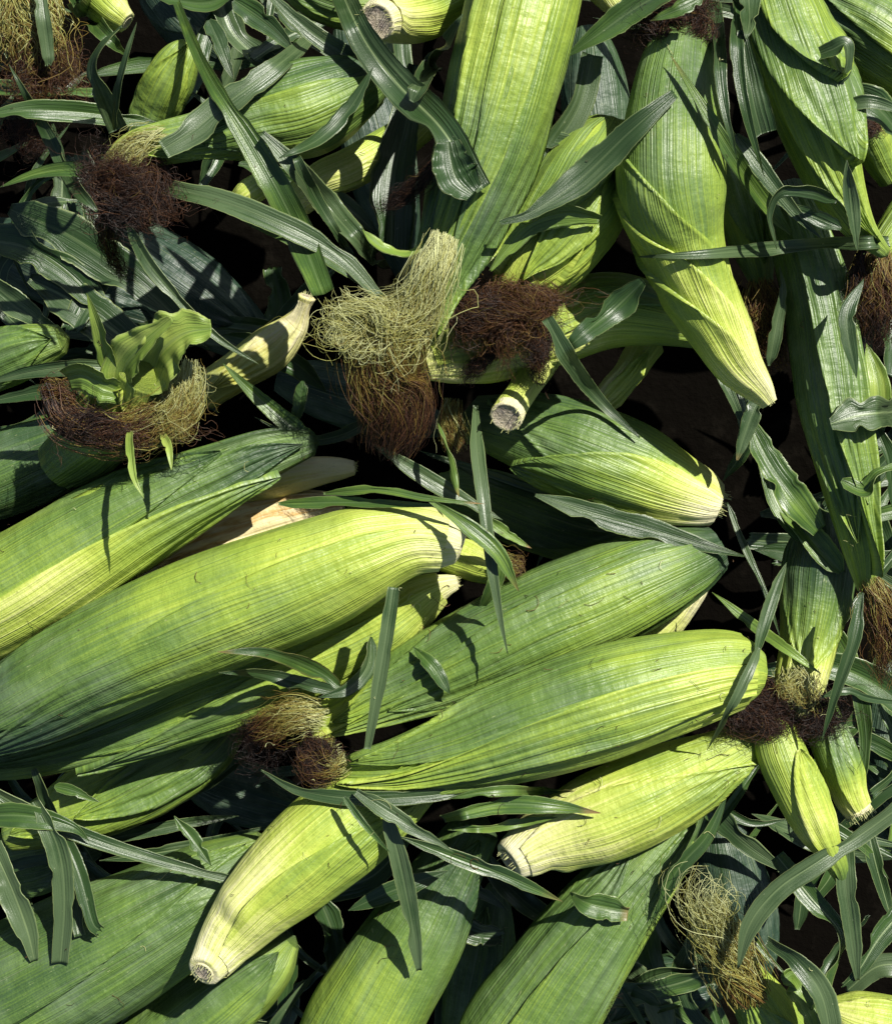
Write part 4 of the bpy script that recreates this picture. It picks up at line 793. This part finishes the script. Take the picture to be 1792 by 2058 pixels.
 ('slim green leaf standing right of the long ribbed ear', [(1740,690),(1765,780),(1760,900)], 30, dict(tone=.25, z=[8,8.4,8], tip='both')),
 ('grey striped leaf beside the long ribbed right ear', [(1735,560),(1700,640),(1720,760)], 22, dict(tone=.8, z=[11.6,12,11.6], tip='both')),
 ('leaf blade low beneath the twisted ear tip', [(1400,620),(1450,760),(1490,850)], 16, dict(tone=.8, z=[8,8.6,8])),
]
for lab, pts, hw, kw in LV:
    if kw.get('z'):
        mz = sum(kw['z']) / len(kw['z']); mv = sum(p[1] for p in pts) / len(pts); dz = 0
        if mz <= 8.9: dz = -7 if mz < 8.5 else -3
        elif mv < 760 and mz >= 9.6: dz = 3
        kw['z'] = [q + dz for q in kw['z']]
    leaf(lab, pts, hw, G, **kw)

# ================================================================== filler leaves in the gaps of the heap
GAPG = 'leaves in the dark gaps of the heap'
kinds = [('narrow', 7, 13), ('slim', 14, 22), ('broad', 24, 40)]
cnt = 0; tries = 0; used_lab = set(); EC = [(f, c[::8, :2]) for r, f, c in EARS]
while cnt < 180 and tries < 9000:
    tries += 1; u = random.uniform(-60, 1850); v = random.uniform(-60, 2110); p = P(u, v, 3); h = field(p[0], p[1], .004) * 100
    if h > 7.0: continue
    if any((u - a) ** 2 + (v - b) ** 2 < c * c for a, b, c in ((1370, 810, 120), (1490, 1010, 80), (1450, 1200, 70), (1210, 190, 60), (520, 520, 110), (1480, 1660, 60), (930, 1960, 60), (490, 1560, 50), (330, 60, 60))) and random.random() < .85: continue
    kd = kinds[random.choices([0, 1, 2], [4, 4, 2.5])[0]]; hw = random.uniform(kd[1], kd[2]); L = random.uniform(90, 230) * (1 if hw < 22 else 1.1)
    an = random.uniform(0, 6.28); b = random.uniform(-.6, .6)
    z0 = random.uniform(-8, 1.5); zs = [z0 + random.uniform(-1.5, 1.5) for _ in range(3)]; tone = random.uniform(.5, 1.0)
    ds = [(np.min(np.linalg.norm(c - p[:2], axis=1)), i) for i, (f, c) in enumerate(EC)]; bi = min(ds)[1]
    near = EC[bi][1][np.argmin(np.linalg.norm(EC[bi][1] - p[:2], axis=1))]; dx, dy = p[0] - near[0], p[1] - near[1]
    side = ('right of' if dx > 0 else 'left of') if abs(dx) > abs(dy) else ('above' if dy > 0 else 'below')
    q = (math.degrees(an) % 180); ori = 'level' if q < 22 or q > 158 else 'falling rightwards' if q < 68 else 'upright' if q < 112 else 'rising rightwards'
    sh = 'bluish' if tone > .85 else 'deep green' if tone > .66 else 'mid green'
    lab = '%s %s leaf %s in the gap %s %s' % (kd[0], sh, ori, side, EC[bi][0])
    if lab in used_lab or len(lab.split()) > 16: continue
    used_lab.add(lab)
    pts = [(u + L * t * math.cos(an + b * t), v + L * t * math.sin(an + b * t)) for t in (-1, -.35, .35, 1)]
    leaf(lab, pts, hw, GAPG, z=zs, tone=tone, roll=(random.uniform(-40, 40), random.uniform(-40, 40)), fold=random.choice([.2, .5]), rib=random.choice([.1, .3, .8]), ripple=.12,
         tip=random.choice(['end', 'both', 'cut']))
    cnt += 1

# ================================================================== scattered silk threads and chaff on the husks
lines, tns = [], []
for _ in range(300):
    u, v = random.uniform(-20, 1812), random.uniform(-20, 2078)
    if random.random() < .5: u, v = random.uniform(500, 1500), random.uniform(1050, 1750)
    p = P(u, v, 12); an = random.uniform(0, 6.28); k = random.gauss(0, .7); L = random.choice([.0015, .002, .002, .003, .003, .005, .008, .013]); pts = []
    x, y = p[0], p[1]
    for i in range(9):
        pts.append((x, y, field(x, y) + .0006)); x += L / 8 * math.cos(an); y += L / 8 * math.sin(an); an += k * .3 + random.gauss(0, .22)
    a = np.array(pts)
    if a[:, 2].min() < .07 or np.ptp(a[:, 2]) > .008: continue
    lines.append(a); tns.append(np.full(9, random.choice([.0, .1, .6, .7, .8, .85])))
V, F, A = strands(lines, .00022, tns); o = mesh('silk_threads', V, F, M_SILK, {'tone': A})
tagit(o, 'loose silk threads and chaff scattered over the husks', 'silk threads'); o['kind'] = 'stuff'
for r, f, c in EARS:
    if '_ref' in r: del r['_ref']
